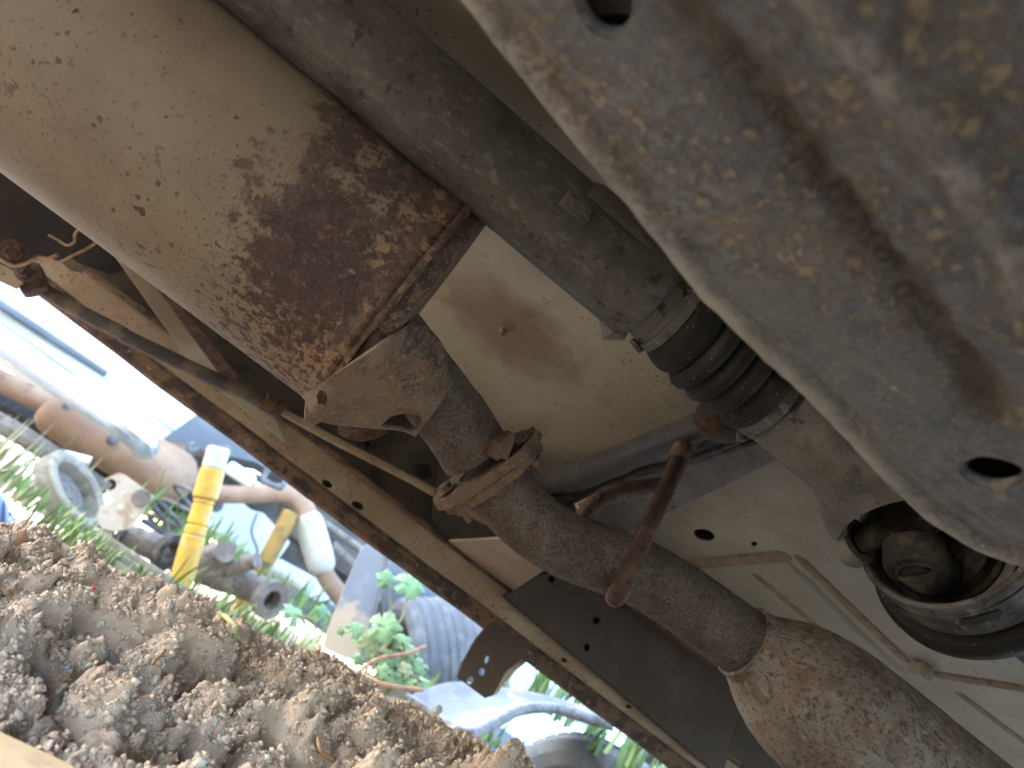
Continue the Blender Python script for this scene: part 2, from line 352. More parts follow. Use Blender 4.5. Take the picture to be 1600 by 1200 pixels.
for _nm, _c, _k in (('edge_wear_highlight', (.48, .46, .42), .85), ('valley_brown', (.13, .105, .075), .8)):       # highlight painted on lip and ridge with scuffed paint, browner along the pressed valley
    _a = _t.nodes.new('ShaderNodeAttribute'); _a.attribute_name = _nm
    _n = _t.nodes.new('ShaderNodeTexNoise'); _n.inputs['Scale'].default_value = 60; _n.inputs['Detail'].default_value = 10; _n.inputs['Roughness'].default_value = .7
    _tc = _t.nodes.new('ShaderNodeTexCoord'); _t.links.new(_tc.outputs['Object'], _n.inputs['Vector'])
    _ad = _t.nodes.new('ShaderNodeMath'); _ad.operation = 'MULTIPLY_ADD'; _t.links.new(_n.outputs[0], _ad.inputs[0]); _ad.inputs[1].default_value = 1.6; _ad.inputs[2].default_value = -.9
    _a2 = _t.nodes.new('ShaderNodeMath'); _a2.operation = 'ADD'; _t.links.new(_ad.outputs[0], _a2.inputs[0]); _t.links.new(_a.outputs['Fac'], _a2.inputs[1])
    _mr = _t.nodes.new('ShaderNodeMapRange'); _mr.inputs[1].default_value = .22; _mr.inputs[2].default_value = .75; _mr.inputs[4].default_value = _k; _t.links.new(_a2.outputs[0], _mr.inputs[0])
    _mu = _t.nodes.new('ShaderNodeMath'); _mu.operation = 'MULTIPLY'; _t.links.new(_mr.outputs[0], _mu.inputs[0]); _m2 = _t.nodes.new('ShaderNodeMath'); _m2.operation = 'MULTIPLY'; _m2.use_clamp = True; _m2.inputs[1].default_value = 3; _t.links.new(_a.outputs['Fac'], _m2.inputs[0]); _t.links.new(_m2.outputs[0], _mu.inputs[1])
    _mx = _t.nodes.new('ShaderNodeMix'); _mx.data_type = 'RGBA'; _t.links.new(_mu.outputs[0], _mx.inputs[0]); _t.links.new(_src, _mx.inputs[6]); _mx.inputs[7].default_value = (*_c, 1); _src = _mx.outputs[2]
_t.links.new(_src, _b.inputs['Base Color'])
M['wire'] = grime('tan_wire', (.40, .30, .20), [nz((.2, .14, .09), 70, .48, .6)], rough=.6, fine=None)
M['cable'] = grime('dark_cable', (.05, .045, .042), [nz((.13, .105, .08), 30, .48, .66)], rough=.55, fine=(300, .0005))
M['soil'] = grime('clay_soil', (.48, .375, .315), [
    nz((.54, .445, .385), 14, .44, .64), nz((.39, .275, .215), 24, .52, .66, amt=.7), nz((.56, .48, .42), 90, .52, .66, amt=.7), nz((.54, .365, .26), 6, .56, .7, amt=.6),
    dict(t='spot', c_=(.27, .26, .24), c=(.1, .8, 0), rad=-2.2, s=1.5, na=.6, lo=1.5, hi=1.9, amt=.9, st=(1, 1, 0)),
    nz((.11, .08, .06), 5, .42, .58, grad=[((0, -1, 0), -.27, 5, .6, .9)])], rough=.85, fine=(420, .003))   # unseen ground near the camera, darkened to cut bounce light under the van
M['white'] = grime('white_paint', (.70, .76, .74), [nz((.62, .68, .65), 4, .5, .7)], rough=.3, fine=None, spec=.5)
M['cyan'] = grime('pale_white_plastic', (.58, .66, .66), [nz((.5, .58, .57), 6, .5, .7)], rough=.4, fine=None)
M['bluegrey'] = grime('blue_grey_plastic', (.085, .094, .112), [nz((.115, .125, .145), 8, .45, .65)], rough=.5, fine=None)
M['chrome'] = grime('brushed_silver', (.62, .64, .66), [nz((.5, .52, .54), 10, .5, .7)], rough=.22, fine=None, metal=.85)
M['brownmuf'] = grime('brown_old_muffler', (.26, .155, .095), [nz((.33, .21, .13), 8, .45, .65), nz((.18, .10, .065), 18, .55, .68)], rough=.7, fine=(80, .001))
M['yellow'] = grime('yellow_shock_paint', (.46, .27, .04), [nz((.62, .33, .03), 25, .5, .66), nz((.42, .31, .15), 40, .54, .66, amt=.7)], rough=.4, fine=(120, .0004))
M['mustard'] = grime('shade_darkened_yellow', (.30, .165, .03), [nz((.2, .11, .03), 20, .5, .66)], rough=.5, fine=(120, .0004))  # the yellow of the other shock, darkened for the shade it stands in
M['shockwhite'] = grime('worn_white_sleeve', (.40, .375, .31), [nz((.36, .29, .18), 30, .52, .62), nz((.62, .61, .58), 60, .55, .65)], rough=.45, fine=(120, .0004))
M['iron'] = grime('dull_cast_iron', (.15, .122, .10), [nz((.22, .18, .15), 22, .46, .64), nz((.08, .065, .055), 40, .55, .66), nz((.35, .22, .12), 30, .66, .72, amt=.6)], rough=.75, fine=(160, .0015))
M['creamcat'] = grime('cream_steel', (.40, .365, .28), [nz((.47, .44, .36), 12, .45, .65), nz((.30, .25, .17), 18, .56, .66)], rough=.55, fine=(90, .0008))
M['tyre'] = grime('grey_old_tyre', (.10, .102, .104), [nz((.15, .15, .148), 18, .46, .66), nz((.09, .09, .092), 40, .54, .66)], rough=.75, fine=(120, .001))
M['tyretan'] = grime('dusty_tan_rubber', (.26, .225, .165), [nz((.19, .16, .115), 16, .46, .62), nz((.34, .30, .23), 40, .56, .66)], rough=.85, fine=(120, .001))
M['rustplate'] = grime('pale_rusty_plate', (.42, .36, .28), [nz((.32, .23, .15), 22, .50, .60), nz((.46, .42, .35), 60, .55, .65), nz((.18, .12, .08), 50, .62, .68)], rough=.7, fine=(120, .001))
M['palewheel'] = grime('pale_grey_wheel', (.25, .255, .24), [nz((.34, .345, .32), 10, .46, .6), nz((.26, .27, .26), 20, .55, .66)], rough=.6, fine=(90, .001))
M['flap'] = grime('dusty_mud_flap', (.17, .165, .165), [nz((.22, .21, .20), 12, .45, .65), nz((.40, .29, .18), 9, .44, .58, grad=[((0, 0, -1), -.10, 3.0, .3, .5)])], rough=.6, fine=(120, .0005))
M['leaf'] = grime('lobed_leaf', (.15, .27, .11), [nz((.20, .33, .15), 18, .45, .65), nz((.10, .19, .08), 40, .56, .66)], rough=.45, fine=(120, .0005))
M['leafpale'] = grime('pale_dry_leaf', (.30, .33, .17), [nz((.22, .26, .12), 30, .48, .62)], rough=.55, fine=None)
M['stem'] = grime('plant_stem', (.20, .17, .09), [nz((.13, .19, .06), 20, .48, .6)], rough=.6, fine=None)
M['grass'] = grime('grass_blade', (.085, .15, .035), [nz((.13, .20, .05), 9, .45, .65), nz((.27, .25, .11), 6, .58, .68)], rough=.55, fine=None)
M['straw'] = grime('dry_grass', (.33, .31, .16), [nz((.22, .27, .09), 9, .48, .62)], rough=.6, fine=None)
M['sheetmetal'] = grime('weathered_grey_sheet', (.085, .088, .092), [nz((.12, .125, .128), 14, .46, .64, st=(1, .2, 1)), nz((.22, .14, .09), 11, .56, .66), nz((.2, .22, .25), 40, .58, .68, amt=.6)], rough=.5, fine=(90, .0006))
M['board'] = grime('smooth_tan_board', (.66, .52, .31), [nz((.72, .60, .40), 6, .45, .65), nz((.52, .38, .21), 14, .55, .7), nz((.28, .18, .10), 60, .66, .72)], rough=.5, fine=(200, .0003))
M['stone'] = grime('blue_grey_stone', (.24, .26, .28), [nz((.33, .35, .36), 60, .45, .62)], rough=.7, fine=(260, .0008))
M['palestone'] = grime('pale_stone', (.42, .40, .36), [nz((.30, .27, .24), 90, .5, .62)], rough=.7, fine=(260, .0008))
M['redbit'] = grime('red_plastic', (.55, .06, .07), [], rough=.5, fine=None)
M['twig'] = grime('tan_twig', (.38, .23, .15), [nz((.25, .14, .08), 60, .5, .6)], rough=.8, fine=(260, .001))
M['cloth'] = grime('blue_cloth', (.17, .24, .42), [nz((.22, .3, .5), 20, .45, .6)], rough=.9, fine=(300, .001))
M['wood'] = grime('dark_far_clutter', (.06, .05, .042), [nz((.1, .085, .07), 9, .45, .6)], rough=.8, fine=None)

def grain_material():
    m = grime('soil_grains', (.3, .22, .165), [nz((.22, .14, .09), 90, .5, .6)], rough=.8, fine=(600, .001))
    t = m.node_tree; g = t.nodes.new('ShaderNodeNewGeometry'); r = t.nodes.new('ShaderNodeValToRGB')
    for i, (p, c) in enumerate(((0, (.43, .325, .27)), (.4, (.49, .385, .325)), (.75, (.53, .43, .37)), (.93, (.56, .49, .43)), (.98, (.48, .47, .46)), (.995, (.48, .30, .2)))):
        e = r.color_ramp.elements[i] if i < 2 else r.color_ramp.elements.new(p)
        e.position = p; e.color = (*c, 1)
    t.links.new(g.outputs['Random Per Island'], r.inputs[0]); t.links.new(r.outputs[0], t.nodes['Principled BSDF'].inputs['Base Color'])
    return m
M['grains'] = grain_material()

# ------------------------------------------------------------------ the ground: one sheet out to the horizon, the bank of clay in front
def sstep(t): t = np.clip(t, 0, 1); return t*t*(3-2*t)
def crest(x): return -.058+.19*(np.clip(x, -1.6, .34)-.04)
def ground_z(x, y, detail=True):
    x, y = np.asarray(x, float), np.asarray(y, float)
    c = crest(x); yc = .93-.16*np.clip(x, -.6, .8)
    z = np.where(y < yc, c-(c+.15)*sstep((yc-y)/.44), c-.055*sstep((y-yc-.15)/.5))
    far = sstep((np.hypot(x, y-.8)-6)/14); z = z*(1-far)-.15*far+.10*sstep((-y-.35)/.5)*(1-far)  # last term: unseen rise behind the camera, added to block light
    if detail:
        p = np.stack([x, y, z*1.2], -1)
        near = np.exp(-np.maximum(0, np.hypot(x-.05, y-.75)-.7)**2/.5)
        face = np.exp(-((y-(yc-.2))/.2)**2)
        l = fbm(p*7.5, 5, 3, .5); bl = np.abs(fbm(p*11+5, 4, 21))
        z = z+near*(.024*l+.018*fbm(p*26, 4, 31, .6)+.010*np.abs(fbm(p*75, 3, 41, .7))+.006*fbm(p*170, 2, 51)) + near*face*(.11*(bl-.2)-.03*sstep((vnoise(p*np.array([6.5, 9, 9])+2.3, 88)-.12)/.12)+.022*sstep((fbm(p*15, 3, 90)-.02)/.10)+.012*sstep((fbm(p*34, 3, 95)-.02)/.12))
        z = z+(1-near)*.02*l
    return z+H
def axis_lines(lo, hi, a, b, fine_step):
    c = list(np.arange(a, b, fine_step)); s = fine_step; v = a
    while v > lo: s *= 1.16; v -= s; c.insert(0, v)
    s = fine_step; v = c[-1]
    while v < hi: s *= 1.16; v += s; c.append(v)
    return np.array(c)
gx = axis_lines(-60, 60, -.45, .55, .0023); gy = axis_lines(-60, 60, .40, 1.12, .0023)
GX, GY = np.meshgrid(gx, gy, indexing='ij'); GZ = ground_z(GX, GY)
nx, ny = GX.shape
idx = np.arange(nx*ny).reshape(nx, ny)
quads = np.stack([idx[:-1, :-1], idx[1:, :-1], idx[1:, 1:], idx[:-1, 1:]], -1).reshape(-1, 4)
me = bpy.data.meshes.new('ground')
me.vertices.add(nx*ny); me.vertices.foreach_set('co', np.stack([GX, GY, GZ], -1).ravel())
me.loops.add(len(quads)*4); me.loops.foreach_set('vertex_index', quads.ravel())
me.polygons.add(len(quads)); me.polygons.foreach_set('loop_start', np.arange(0, len(quads)*4, 4)); me.polygons.foreach_set('use_smooth', np.ones(len(quads), bool))
me.update(); me.validate(); me.materials.append(M['soil'])
ground = bpy.data.objects.new('ground', me); COL.objects.link(ground)
tag(ground, 'lumpy brown clay ground rising as a bank below the van', 'ground', kind='structure')

# loose grains on the bank, one mesh
def grains(n, rlo, rhi, seed):
    g = np.random.default_rng(seed)
    bm = bmesh.new(); bmesh.ops.create_icosphere(bm, subdivisions=1, radius=1); bm.verts.ensure_lookup_table()
    v0 = np.array([v.co for v in bm.verts]); f0 = np.array([[v.index for v in f.verts] for f in bm.faces]); bm.free()
    x = g.uniform(-.32, .62, n); y = g.uniform(.44, 1.14, n)
    keep = vnoise(np.stack([x*16, y*16, x*0], -1), 77)+.5*vnoise(np.stack([x*5, y*5, x*0], -1), 71) > g.uniform(-1.6, .15, n); x, y = x[keep], y[keep]; n = len(x)
    r = rlo*(rhi/rlo)**(g.random(n)**1.4)
    z = ground_z(x, y)+r*.35
    k = np.repeat(v0[None], n, 0)*(1+.45*g.normal(size=(n, 12, 1)).clip(-1.2, 1))*g.uniform(.65, 1.2, (n, 1, 3))
    V = k*r[:, None, None]+np.stack([x, y, z], -1)[:, None]
    Fc = (f0[None]+(np.arange(n)*12)[:, None, None]).reshape(-1, 3)
    m = bpy.data.meshes.new('soil_grains'); V = V.reshape(-1, 3)
    m.vertices.add(len(V)); m.vertices.foreach_set('co', V.ravel()); m.loops.add(len(Fc)*3); m.loops.foreach_set('vertex_index', Fc.ravel())
    m.polygons.add(len(Fc)); m.polygons.foreach_set('loop_start', np.arange(0, len(Fc)*3, 3)); m.polygons.foreach_set('use_smooth', np.ones(len(Fc), bool))
    m.update(); m.validate(); m.materials.append(M['grains'])
    o = bpy.data.objects.new('soil_grains', m); COL.objects.link(o); return o
def clods(n, seed):
    g = np.random.default_rng(seed); bm = bmesh.new(); bmesh.ops.create_icosphere(bm, subdivisions=3, radius=1)
    v0 = np.array([v.co for v in bm.verts]); f0 = [[v.index for v in f.verts] for f in bm.faces]; bm.free(); V, Fc = [], []
    for i in range(n):
        x, y = g.uniform(-.30, .5), g.uniform(.50, 1.0); r = .006+.013*g.random()**1.8; o = g.uniform(0, 99, 3)
        q = v0*(1+.30*fbm(v0*1.7+o, 3, 3)+1.1*np.abs(fbm(v0*2.6+o, 5, 5, .7))+.25*fbm(v0*14+o, 3, 6, .7))[:, None]*r*g.uniform(.75, 1.25, 3)
        V.append(q+A(x, y, ground_z(x, y)-r*.35)); Fc += [[k+i*len(v0) for k in f] for f in f0]
    return np.concatenate(V), Fc
tag(mk('soil_clods', *clods(55, 9), M['soil'], sharp=3, loc=A(0, 0, 0)), 'compacted clods of brown clay heaped on the face of the bank', 'soil', kind='stuff')
tag(grains(120000, .0010, .0033, 5), 'loose grit and crumbs of soil covering the brown clay bank', 'soil', kind='stuff')

# ------------------------------------------------------------------ the van overhead: floor, sill, cross member
van = thing('van_underbody', 'cream painted van underbody with ribbed floor and muddy tan sill above the exhaust', 'van', P(788, 515, .876))
FZ = .42
def fxy(px, py): q = PZ(px, py, FZ); return (q[0], q[1])
hol = [[fxy(a, b) for a, b in ell(1100, 836, 17, 9, 18, .25)], [fxy(a, b) for a, b in ell(1178, 850, 5, 4, 10)]]
def floor_fn(p):
    z = FZ+H+.010*np.exp(-((p[:, 0]+.02)/.16)**2-((p[:, 1]-.80)/.2)**2)
    # shallow pressed swages that run along the van
    for yy, a in ((.74, .004), (.50, .004), (.36, .004)): z = z-a*np.exp(-((p[:, 1]-yy)/.012)**2)*(p[:, 0] < .34)
    for xx in (.19, .235, .28): z = z-.006*np.exp(-((p[:, 0]-xx-.1*(p[:, 1]-1.0))/.009)**2)*sstep((p[:, 1]-.93)/.06)
    return np.stack([p[:, 0], p[:, 1], z], 1)
fl = mk('floor_panel', *sheet([(-1.38, -.55), (2.0, -.55), (2.0, 1.355), (-1.38, 1.355)], hol, floor_fn, .03, .002, 1), M['floor'], van)
for i, h in enumerate(hol):
    c = np.mean(h, 0); mk('drain_cavity', *lathe(A(c[0], c[1], FZ+H+.0025), Z_, [(0, .05-i*.025), (.03, .05-i*.025), (.03, 0)], 16), M['black'], fl)
# welded mount with its stud
mk('floor_bolt', *bolt(PZ(788, 515, FZ-.002), A(0, 0, -1), .0052, .006, .005), M['tan'], fl)
def rib(a, b, wpx, lift=.010, name='floor_rib', mat='floor'):
    p, q = PZ(*a, FZ-.001), PZ(*b, FZ-.001); r = rad(wpx, (p+q)/2); d = nrm(q-p); s = nrm(np.cross(d, Z_)); L = np.linalg.norm(q-p)
    V = []; n = 9; st = 14
    for i in range(st+1):
        t = i/st; e = min(1, math.sqrt(max(0, min(t, 1-t))*14)); c = p+d*L*t
        for k in range(n):
            u = -1+2*k/(n-1); V.append(c+s*r*u*(.3+.7*e)-Z_*lift*e*math.sqrt(max(0, 1-u**4))+Z_*.003)
    Fc = [[i*n+k, i*n+k+1, (i+1)*n+k+1, (i+1)*n+k] for i in range(st) for k in range(n-1)]
    return mk(name, V, Fc, M[mat], fl)
rib((1238, 862), (1425, 1042), 24, .005, mat='mudline'); rib((1222, 872), (1418, 1062), 16, .009); rib((1172, 892), (1300, 1000), 20, .004, mat='mudline'); rib((1156, 898), (1290, 1012), 14, .008); rib((1062, 884), (1240, 868), 30, .005, 'floor_seam', 'mudline')
rib((1450, 1052), (1610, 1078), 24, .005, 'floor_seam', 'mudline'); rib((1490, 1078), (1640, 1190), 20, .004, mat='mudline'); rib((1380, 1090), (1600, 1260), 16, .008)
mk('clip_block', *box(PZ(1437, 1050, FZ-.012), (X, Y_, Z_), (.022, .026, .02), .2), M['floor'], fl)
# cross member: flat channel, its tube, a brown bump stop
cm = mk('cross_member', *flat([(850, 812), (985, 735), (1120, 690), (1262, 640), (1262, 698), (1240, 706), (1000, 822), (935, 858)], .398, .02), M['greysteel'], van, sharp=.5)
def zt(pts, n=18, sub=6, **k):                       # tube seen at the given pixels, z metres above the camera
    q = [np.append(PZ(p[0], p[1], p[2]), 0) for p in pts]
    for i, p in enumerate(pts): q[i][3] = rad(p[3], q[i][:3])
    c = catmull(q, sub); return tube([x[:3] for x in c], [x[3] for x in c], n, **k)
mk('cross_tube', *zt([(800, 760, .385, 40), (850, 752, .382, 42), (905, 742, .38, 44), (960, 722, .378, 44), (1020, 695, .376, 44), (1090, 668, .374, 46), (1170, 640, .372, 46), (1260, 605, .37, 46)]), M['greytube'], cm)
mk('fuel_line', *zt([(930, 790, .384, 10), (985, 742, .384, 10), (1060, 722, .384, 11), (1120, 702, .384, 11), (1200, 668, .384, 11)], 10), M['cable'], cm)
mk('fuel_line', *zt([(860, 772, .386, 10), (905, 775, .386, 10), (960, 752, .386, 10), (1100, 715, .386, 11), (1220, 676, .386, 11)], 10), M['cable'], cm)
q = PZ(1118, 660, .362); mk('bump_stop', *lathe(q+Z_*.03, A(.1, -.1, -1), [(0, .024), (.02, .026), (.034, .025), (.041, .018), (.044, 0)], 24), M['rod'], cm)
mk('pipe_clip', *box(P(918, 787, .80), (A(.5, .2, .8), A(.8, -.2, -.5), Y_), (.03, .012, .01), .2), M['tan'], cm)

# far sill
SY = 1.19
def wave(x, s, a): return a*fbm(np.stack([x*9, x*0, x*0], -1), 3, s)
def strip(x0, x1, prof, n=120, wob=.001, seed=3):
    xs = np.linspace(x0, x1, n); m = len(prof); V = []
    for i, x in enumerate(xs):
        wv = wave(np.array(x), seed, wob); w2 = wave(np.array(x), seed+50, wob)
        for y, z in prof: V.append((x, y+wv, z+w2+H))
    Fc = [[i*m+k, i*m+(k+1) % m, (i+1)*m+(k+1) % m, (i+1)*m+k] for i in range(n-1) for k in range(m)]
    Fc += [list(range(m)), list(range((n-1)*m, n*m))[::-1]]
    return V, Fc
sill = mk('sill', *strip(-1.40, 2.02, [(1.36, .19), (1.36, .50), (1.345, .50), (1.345, .19)], 2, 0), M['white'], van)
mk('pinch_weld', *strip(-1.40, 2.02, [(SY+.001, .155), (SY+.008, .150), (SY+.012, .152), (SY+.012, .1795), (SY+.002, .1785), (SY-.002, .172)], 260, .0022, 5), M['rustlip'], sill)
def fz(px, py): q = P(px, py, SY-.006); return (q[0], q[2]-H)
fh = [[fz(a, b) for a, b in ell(cx, cy, rx, ry, 16, .55)] for cx, cy, rx, ry in ((512, 755, 9, 5), (560, 789, 10, 5.5), (884, 1032, 5, 3), (985, 1105, 5, 3))]
def flange_fn(p):
    t = (p[:, 1]-.178)/.042; wv = wave(p[:, 0], 15, .0012)
    return np.stack([p[:, 0], SY+.004-.012*t+.006*t*t+wv, p[:, 1]+H+wave(p[:, 0], 16, .001)*t], 1)
mk('sill_flange', *sheet([(-1.40, .178), (2.02, .178), (2.02, .219), (-1.40, .219)], fh, flange_fn, .012, .0025), M['tan'], sill)
mk('flange_lip', *strip(-1.40, 2.02, [(SY-.008, .2165), (SY-.013, .219), (SY-.012, .2245), (SY-.005, .226), (SY, .222)], 300, .0022, 9), M['rustlip'], sill)
mk('sill_underside', *strip(-1.40, 2.02, [(SY+.014, .165), (1.37, .185), (1.37, .19), (SY+.014, .172)], 2, 0), M['tan'], sill)
def wz(px, py): q = P(px, py, 1.265); return (q[0], q[2]-H)
wh = [[wz(a, b) for a, b in ell(cx, cy, rx, ry, 18, .6)] for cx, cy, rx, ry in ((660, 738, 15, 13), (572, 693, 7, 6), (335, 508, 7, 7), (430, 590, 6, 5), (785, 832, 17, 14))]
def wall_fn(p):
    y = 1.265-.05*sstep((.30-p[:, 1])/.09)*0.9+.006*fbm(np.stack([p[:, 0]*5, p[:, 1]*9, p[:, 0]*0], -1), 3, 8)
    y = y+.012*(np.abs(((p[:, 0]+.1) % .37)-.18) < .03)
    return np.stack([p[:, 0], y, p[:, 1]+H], 1)
mk('inner_wall', *sheet([(-1.40, .212), (2.02, .212), (2.02, .424), (-1.40, .424)], wh, wall_fn, .018, .002), M['dark'], sill)
mk('near_sill', *strip(-1.40, 2.02, [(-.54, .175), (-.50, .165), (-.48, .17), (-.50, .22), (-.52, .425), (-.58, .425), (-.58, .28)], 2, 0), M['tan'], van)  # unseen near side of the van, added to block light from behind
# gusset where the cross member meets the sill, and the dark box beyond it
mk('gusset', *flat([(664, 852), (700, 846), (790, 842), (866, 880), (790, 931), (768, 962), (735, 925)], .222, .004, step=14), M['tan'], van)
mk('gusset_wall', *slab([(664, 852), (790, 842), (868, 880), (880, 780), (700, 700)], 1.2, .05, tilt=lambda a, b: 1.235-.0003*(a-664)), M['dark'], van)
bxh = [ell(862, 905, 5, 6, 12), ell(932, 970, 6, 6, 12), ell(917, 1012, 5, 6, 12)]
ub = mk('undersealed_box', *slab([(790, 932), (868, 882), (985, 925), (1165, 1078), (1132, 1202), (1120, 1206)], 1.17, .08, step=16, holes=bxh, tilt=lambda a, b: 1.166), M['boxdark'], van, sharp=.4)
mk('box_end_panel', *slab([(1168, 1072), (1330, 1130), (1420, 1330), (1260, 1330), (1128, 1218)], 1.19, .05, step=22), M['boxdark'], van)
mk('box_edge', *stube([(985, 942, 1.12, 12), (1080, 1012, 1.12, 12), (1160, 1072, 1.12, 12)], 10), M['rod'], van)
# bracket hanging under the sill, with three holes
bkf = [(768, 968), (830, 1008), (822, 1024), (790, 1050), (772, 1086), (758, 1091), (714, 1058), (722, 1036), (742, 1000)]
bk = mk('hanging_bracket', *slab(bkf, 1.19, .004, step=9, holes=[ell(761, 1031, 3.5, 6.5, 12, .3), ell(753, 1050, 5.5, 6, 12), ell(735, 1063, 5.5, 6.5, 12, .5)], tilt=lambda a, b: 1.185-.00035*(a-760)-.00025*(b-1000)), M['boxdark'], van, sharp=.5)
mk('side_flange', *slab([(831, 1006), (842, 1014), (838, 1022), (806, 1048), (788, 1068), (774, 1088), (786, 1052), (806, 1030)], 1.2, .003, step=9, tilt=lambda a, b: 1.175+.0012*(a-775)), M['tan'], bk)

# things bolted up on the far left
strut = thing('diagonal_strut', 'beige flat steel strut slanting from behind the muffler down to the sill', 'strut', P(250, 470, 1.03))
tl = lambda a, b: .96+.2*(b-372)/216
mk('bar', *slab([(140, 345), (176, 368), (210, 398), (352, 590), (292, 558), (160, 372)], 1, .006, step=14, tilt=tl), M['floor'], strut)
mk('folded_edge', *slab([(204, 392), (226, 408), (372, 588), (366, 596), (346, 588)], 1, .014, step=14, tilt=lambda a, b: tl(a, b)-.004), M['rod'], strut)
mk('lower_bar', *slab([(318, 586), (345, 604), (430, 655), (445, 690), (400, 655)], 1, .006, step=14, tilt=lambda a, b: 1.172), M['floor'], strut)
hs = thing('heat_shield', 'sooty black heat shield with a wavy bright edge above the white vehicle', 'heat shield', P(60, 320, .95))
tl2 = lambda a, b: .90+.0006*(b-200)
mk('shield_sheet', *slab([(-120, 110), (20, 200), (120, 300), (235, 400), (170, 430), (120, 408), (90, 404), (62, 400), (45, 410), (22, 415), (0, 406), (-120, 370)], 1, .004, step=16, tilt=tl2, curve=lambda p: np.stack([p[:, 0]*0, .012*fbm(p*.02, 3, 5) if False else .012*fbm(np.concatenate([p*.02, p[:, :1]*0], 1), 3, 5), p[:, 0]*0], 1)), M['black'], hs)
mk('shield_edge', *stube([(-60, 385, .99, 6), (0, 405, .99, 6), (20, 415, .99, 6), (42, 411, .99, 6), (58, 401, .99, 6), (74, 404, .99, 6), (90, 398, .99, 6)], 8), M['wire'], hs)
mk('shield_bolt', *bolt(P(22, 392, .985), -VIEW(P(22, 392, .98))+A(.1, 0, -.3), .0105, .009, .008), M['rod'], hs)
wc = thing('wire_clip', 'thin bent tan wire clip at the edge of the black shield', 'clip', P(118, 380, .97))
mk('wire_loop', *stube([(76, 367, .96, 4.5), (92, 376, .96, 4.5), (104, 383, .96, 4.5), (116, 378, .96, 4.5), (117, 366, .96, 4.5), (124, 358, .96, 4.5), (140, 351, .97, 4.5)], 8), M['wire'], wc)
mk('wire_loop', *stube([(78, 404, .97, 4.5), (92, 409, .97, 4.5), (112, 400, .97, 4.5), (140, 386, .97, 5), (156, 371, .97, 5), (154, 352, .97, 5)], 8), M['wire'], wc)
mk('tab', *slab([(96, 409), (113, 404), (134, 420), (126, 426), (110, 424)], .985, .003, step=9), M['floor'], wc)
br = thing('brake_cable', 'dark sleeved brake cable running from its clamp along the inside of the sill', 'cable', P(60, 450, 1.1))
mk('sleeve', *stube([(58, 446, 1.10, 22), (120, 484, 1.10, 22), (190, 520, 1.10, 22), (205, 530, 1.10, 23), (330, 590, 1.10, 23), (425, 634, 1.105, 24)], 14), M['cable'], br)
mk('inner_rod', *stube([(418, 630, 1.105, 13), (500, 676, 1.12, 13), (560, 707, 1.13, 13), (640, 748, 1.14, 13), (700, 782, 1.15, 13), (760, 815, 1.16, 13)], 12), M['tan'], br)
mk('ferrule', *stube([(412, 626, 1.10, 30), (440, 643, 1.105, 30)], 12, 2), M['rod'], br)
mk('clamp', *box(P(50, 438, 1.09), (A(.8, 0, -.5), Y_, A(.5, 0, .8)), (.038, .03, .032), .25), M['rod'], br)
mk('clamp_plate', *slab([(-30, 402), (0, 412), (30, 428), (36, 440), (24, 450), (-40, 420)], 1.07, .006, step=9), M['tan'], br)
mk('clamp_bolt', *bolt(P(40, 425, 1.06), A(-.1, -1, -.2), .009, .01, .004), M['rod'], br)

# ------------------------------------------------------------------ exhaust
ex = thing('exhaust_system', 'long rusty exhaust with a big tan muffler, flanged pipe and speckled resonator', 'exhaust', P(605, 483, .62))
MR = .1128
xo = P(605, 483, .62); mx = xo[0]; xo = xo-E2*.0125
MD = nrm(A(1, 0, 0)-E2*.018)
prof = [(-.85, .01), (-.85, MR-.01), (-.84, MR)]+[(s, MR) for s in np.linspace(-.83, -.012, 60)]+[(-.006, MR+.0012), (-.001, MR+.0022), (.003, MR+.0008), (.006, MR-.0005)]
V, Fc = lathe(A(mx, xo[1], xo[2]), MD, prof, 96)
V[:, 1:] += (.0012*fbm(V*6, 3, 2))[:, None]*nrm(A(1, 1))
muf = mk('muffler', V, Fc, M['muffler'], ex)
mk('muffler_seam', *lathe(A(mx, xo[1], xo[2]), MD, [(.002, MR-.002), (.0035, MR+.0032), (.0065, MR+.0036), (.0085, MR+.001), (.0085, MR-.002)], 96), M['muffler'], muf)
mk('end_cap', *lathe(A(mx, xo[1], xo[2]), MD, [(.0075, MR-.0015), (.014, MR-.002), (.018, MR-.003), (.0205, MR-.006), (.0215, MR-.012), (.022, .05), (.022, .001)], 72), M['bracket'], muf)
EA = [(640, 502), (668, 516), (690, 545), (697, 588), (704, 598)]; EB = [(479, 614), (497, 652), (572, 664), (625, 668), (650, 678)]
ca, cb = catmull([A(*p) for p in EA], 8), catmull([A(*p) for p in EB], 8)
ca, cb = np.array(ca), np.array(cb)
def brk(p):
    out = []
    for s, t in p:
        i = s*(len(ca)-1); k = int(min(i, len(ca)-2)); fr = i-k
        a = ca[k]*(1-fr)+ca[k+1]*fr; b = cb[k]*(1-fr)+cb[k+1]*fr; q = a*(1-t)+b*t
        y0 = .534*(1-s)+.588*s; y1 = .600*(1-s)+.618*s; ym = .530*(1-s)+.578*s
        Yd = y0*(1-t)**2+2*t*(1-t)*(2*ym-.5*(y0+y1))+y1*t*t
        out.append(P(q[0], q[1], Yd-.004))
    return np.array(out)
cut = [(.66, .98), (.57, .95), (.58, .82), (.68, .70), (.80, .67), (.90, .71), (.935, .82), (.90, .93), (.80, .98)]
slot = [(.06, .87), (.10, .82), (.17, .84), (.22, .89), (.16, .915), (.09, .90)]
mk('end_bracket', *sheet([(0, 0), (1, 0), (1, 1), (0, 1)], [cut, slot], brk, .035, .0028, -1), M['bracket'], muf)
mk('bracket_tab', *slab([(478, 622), (500, 640), (505, 655), (490, 664), (476, 655)], .635, .006, step=8), M['bracket'], muf)
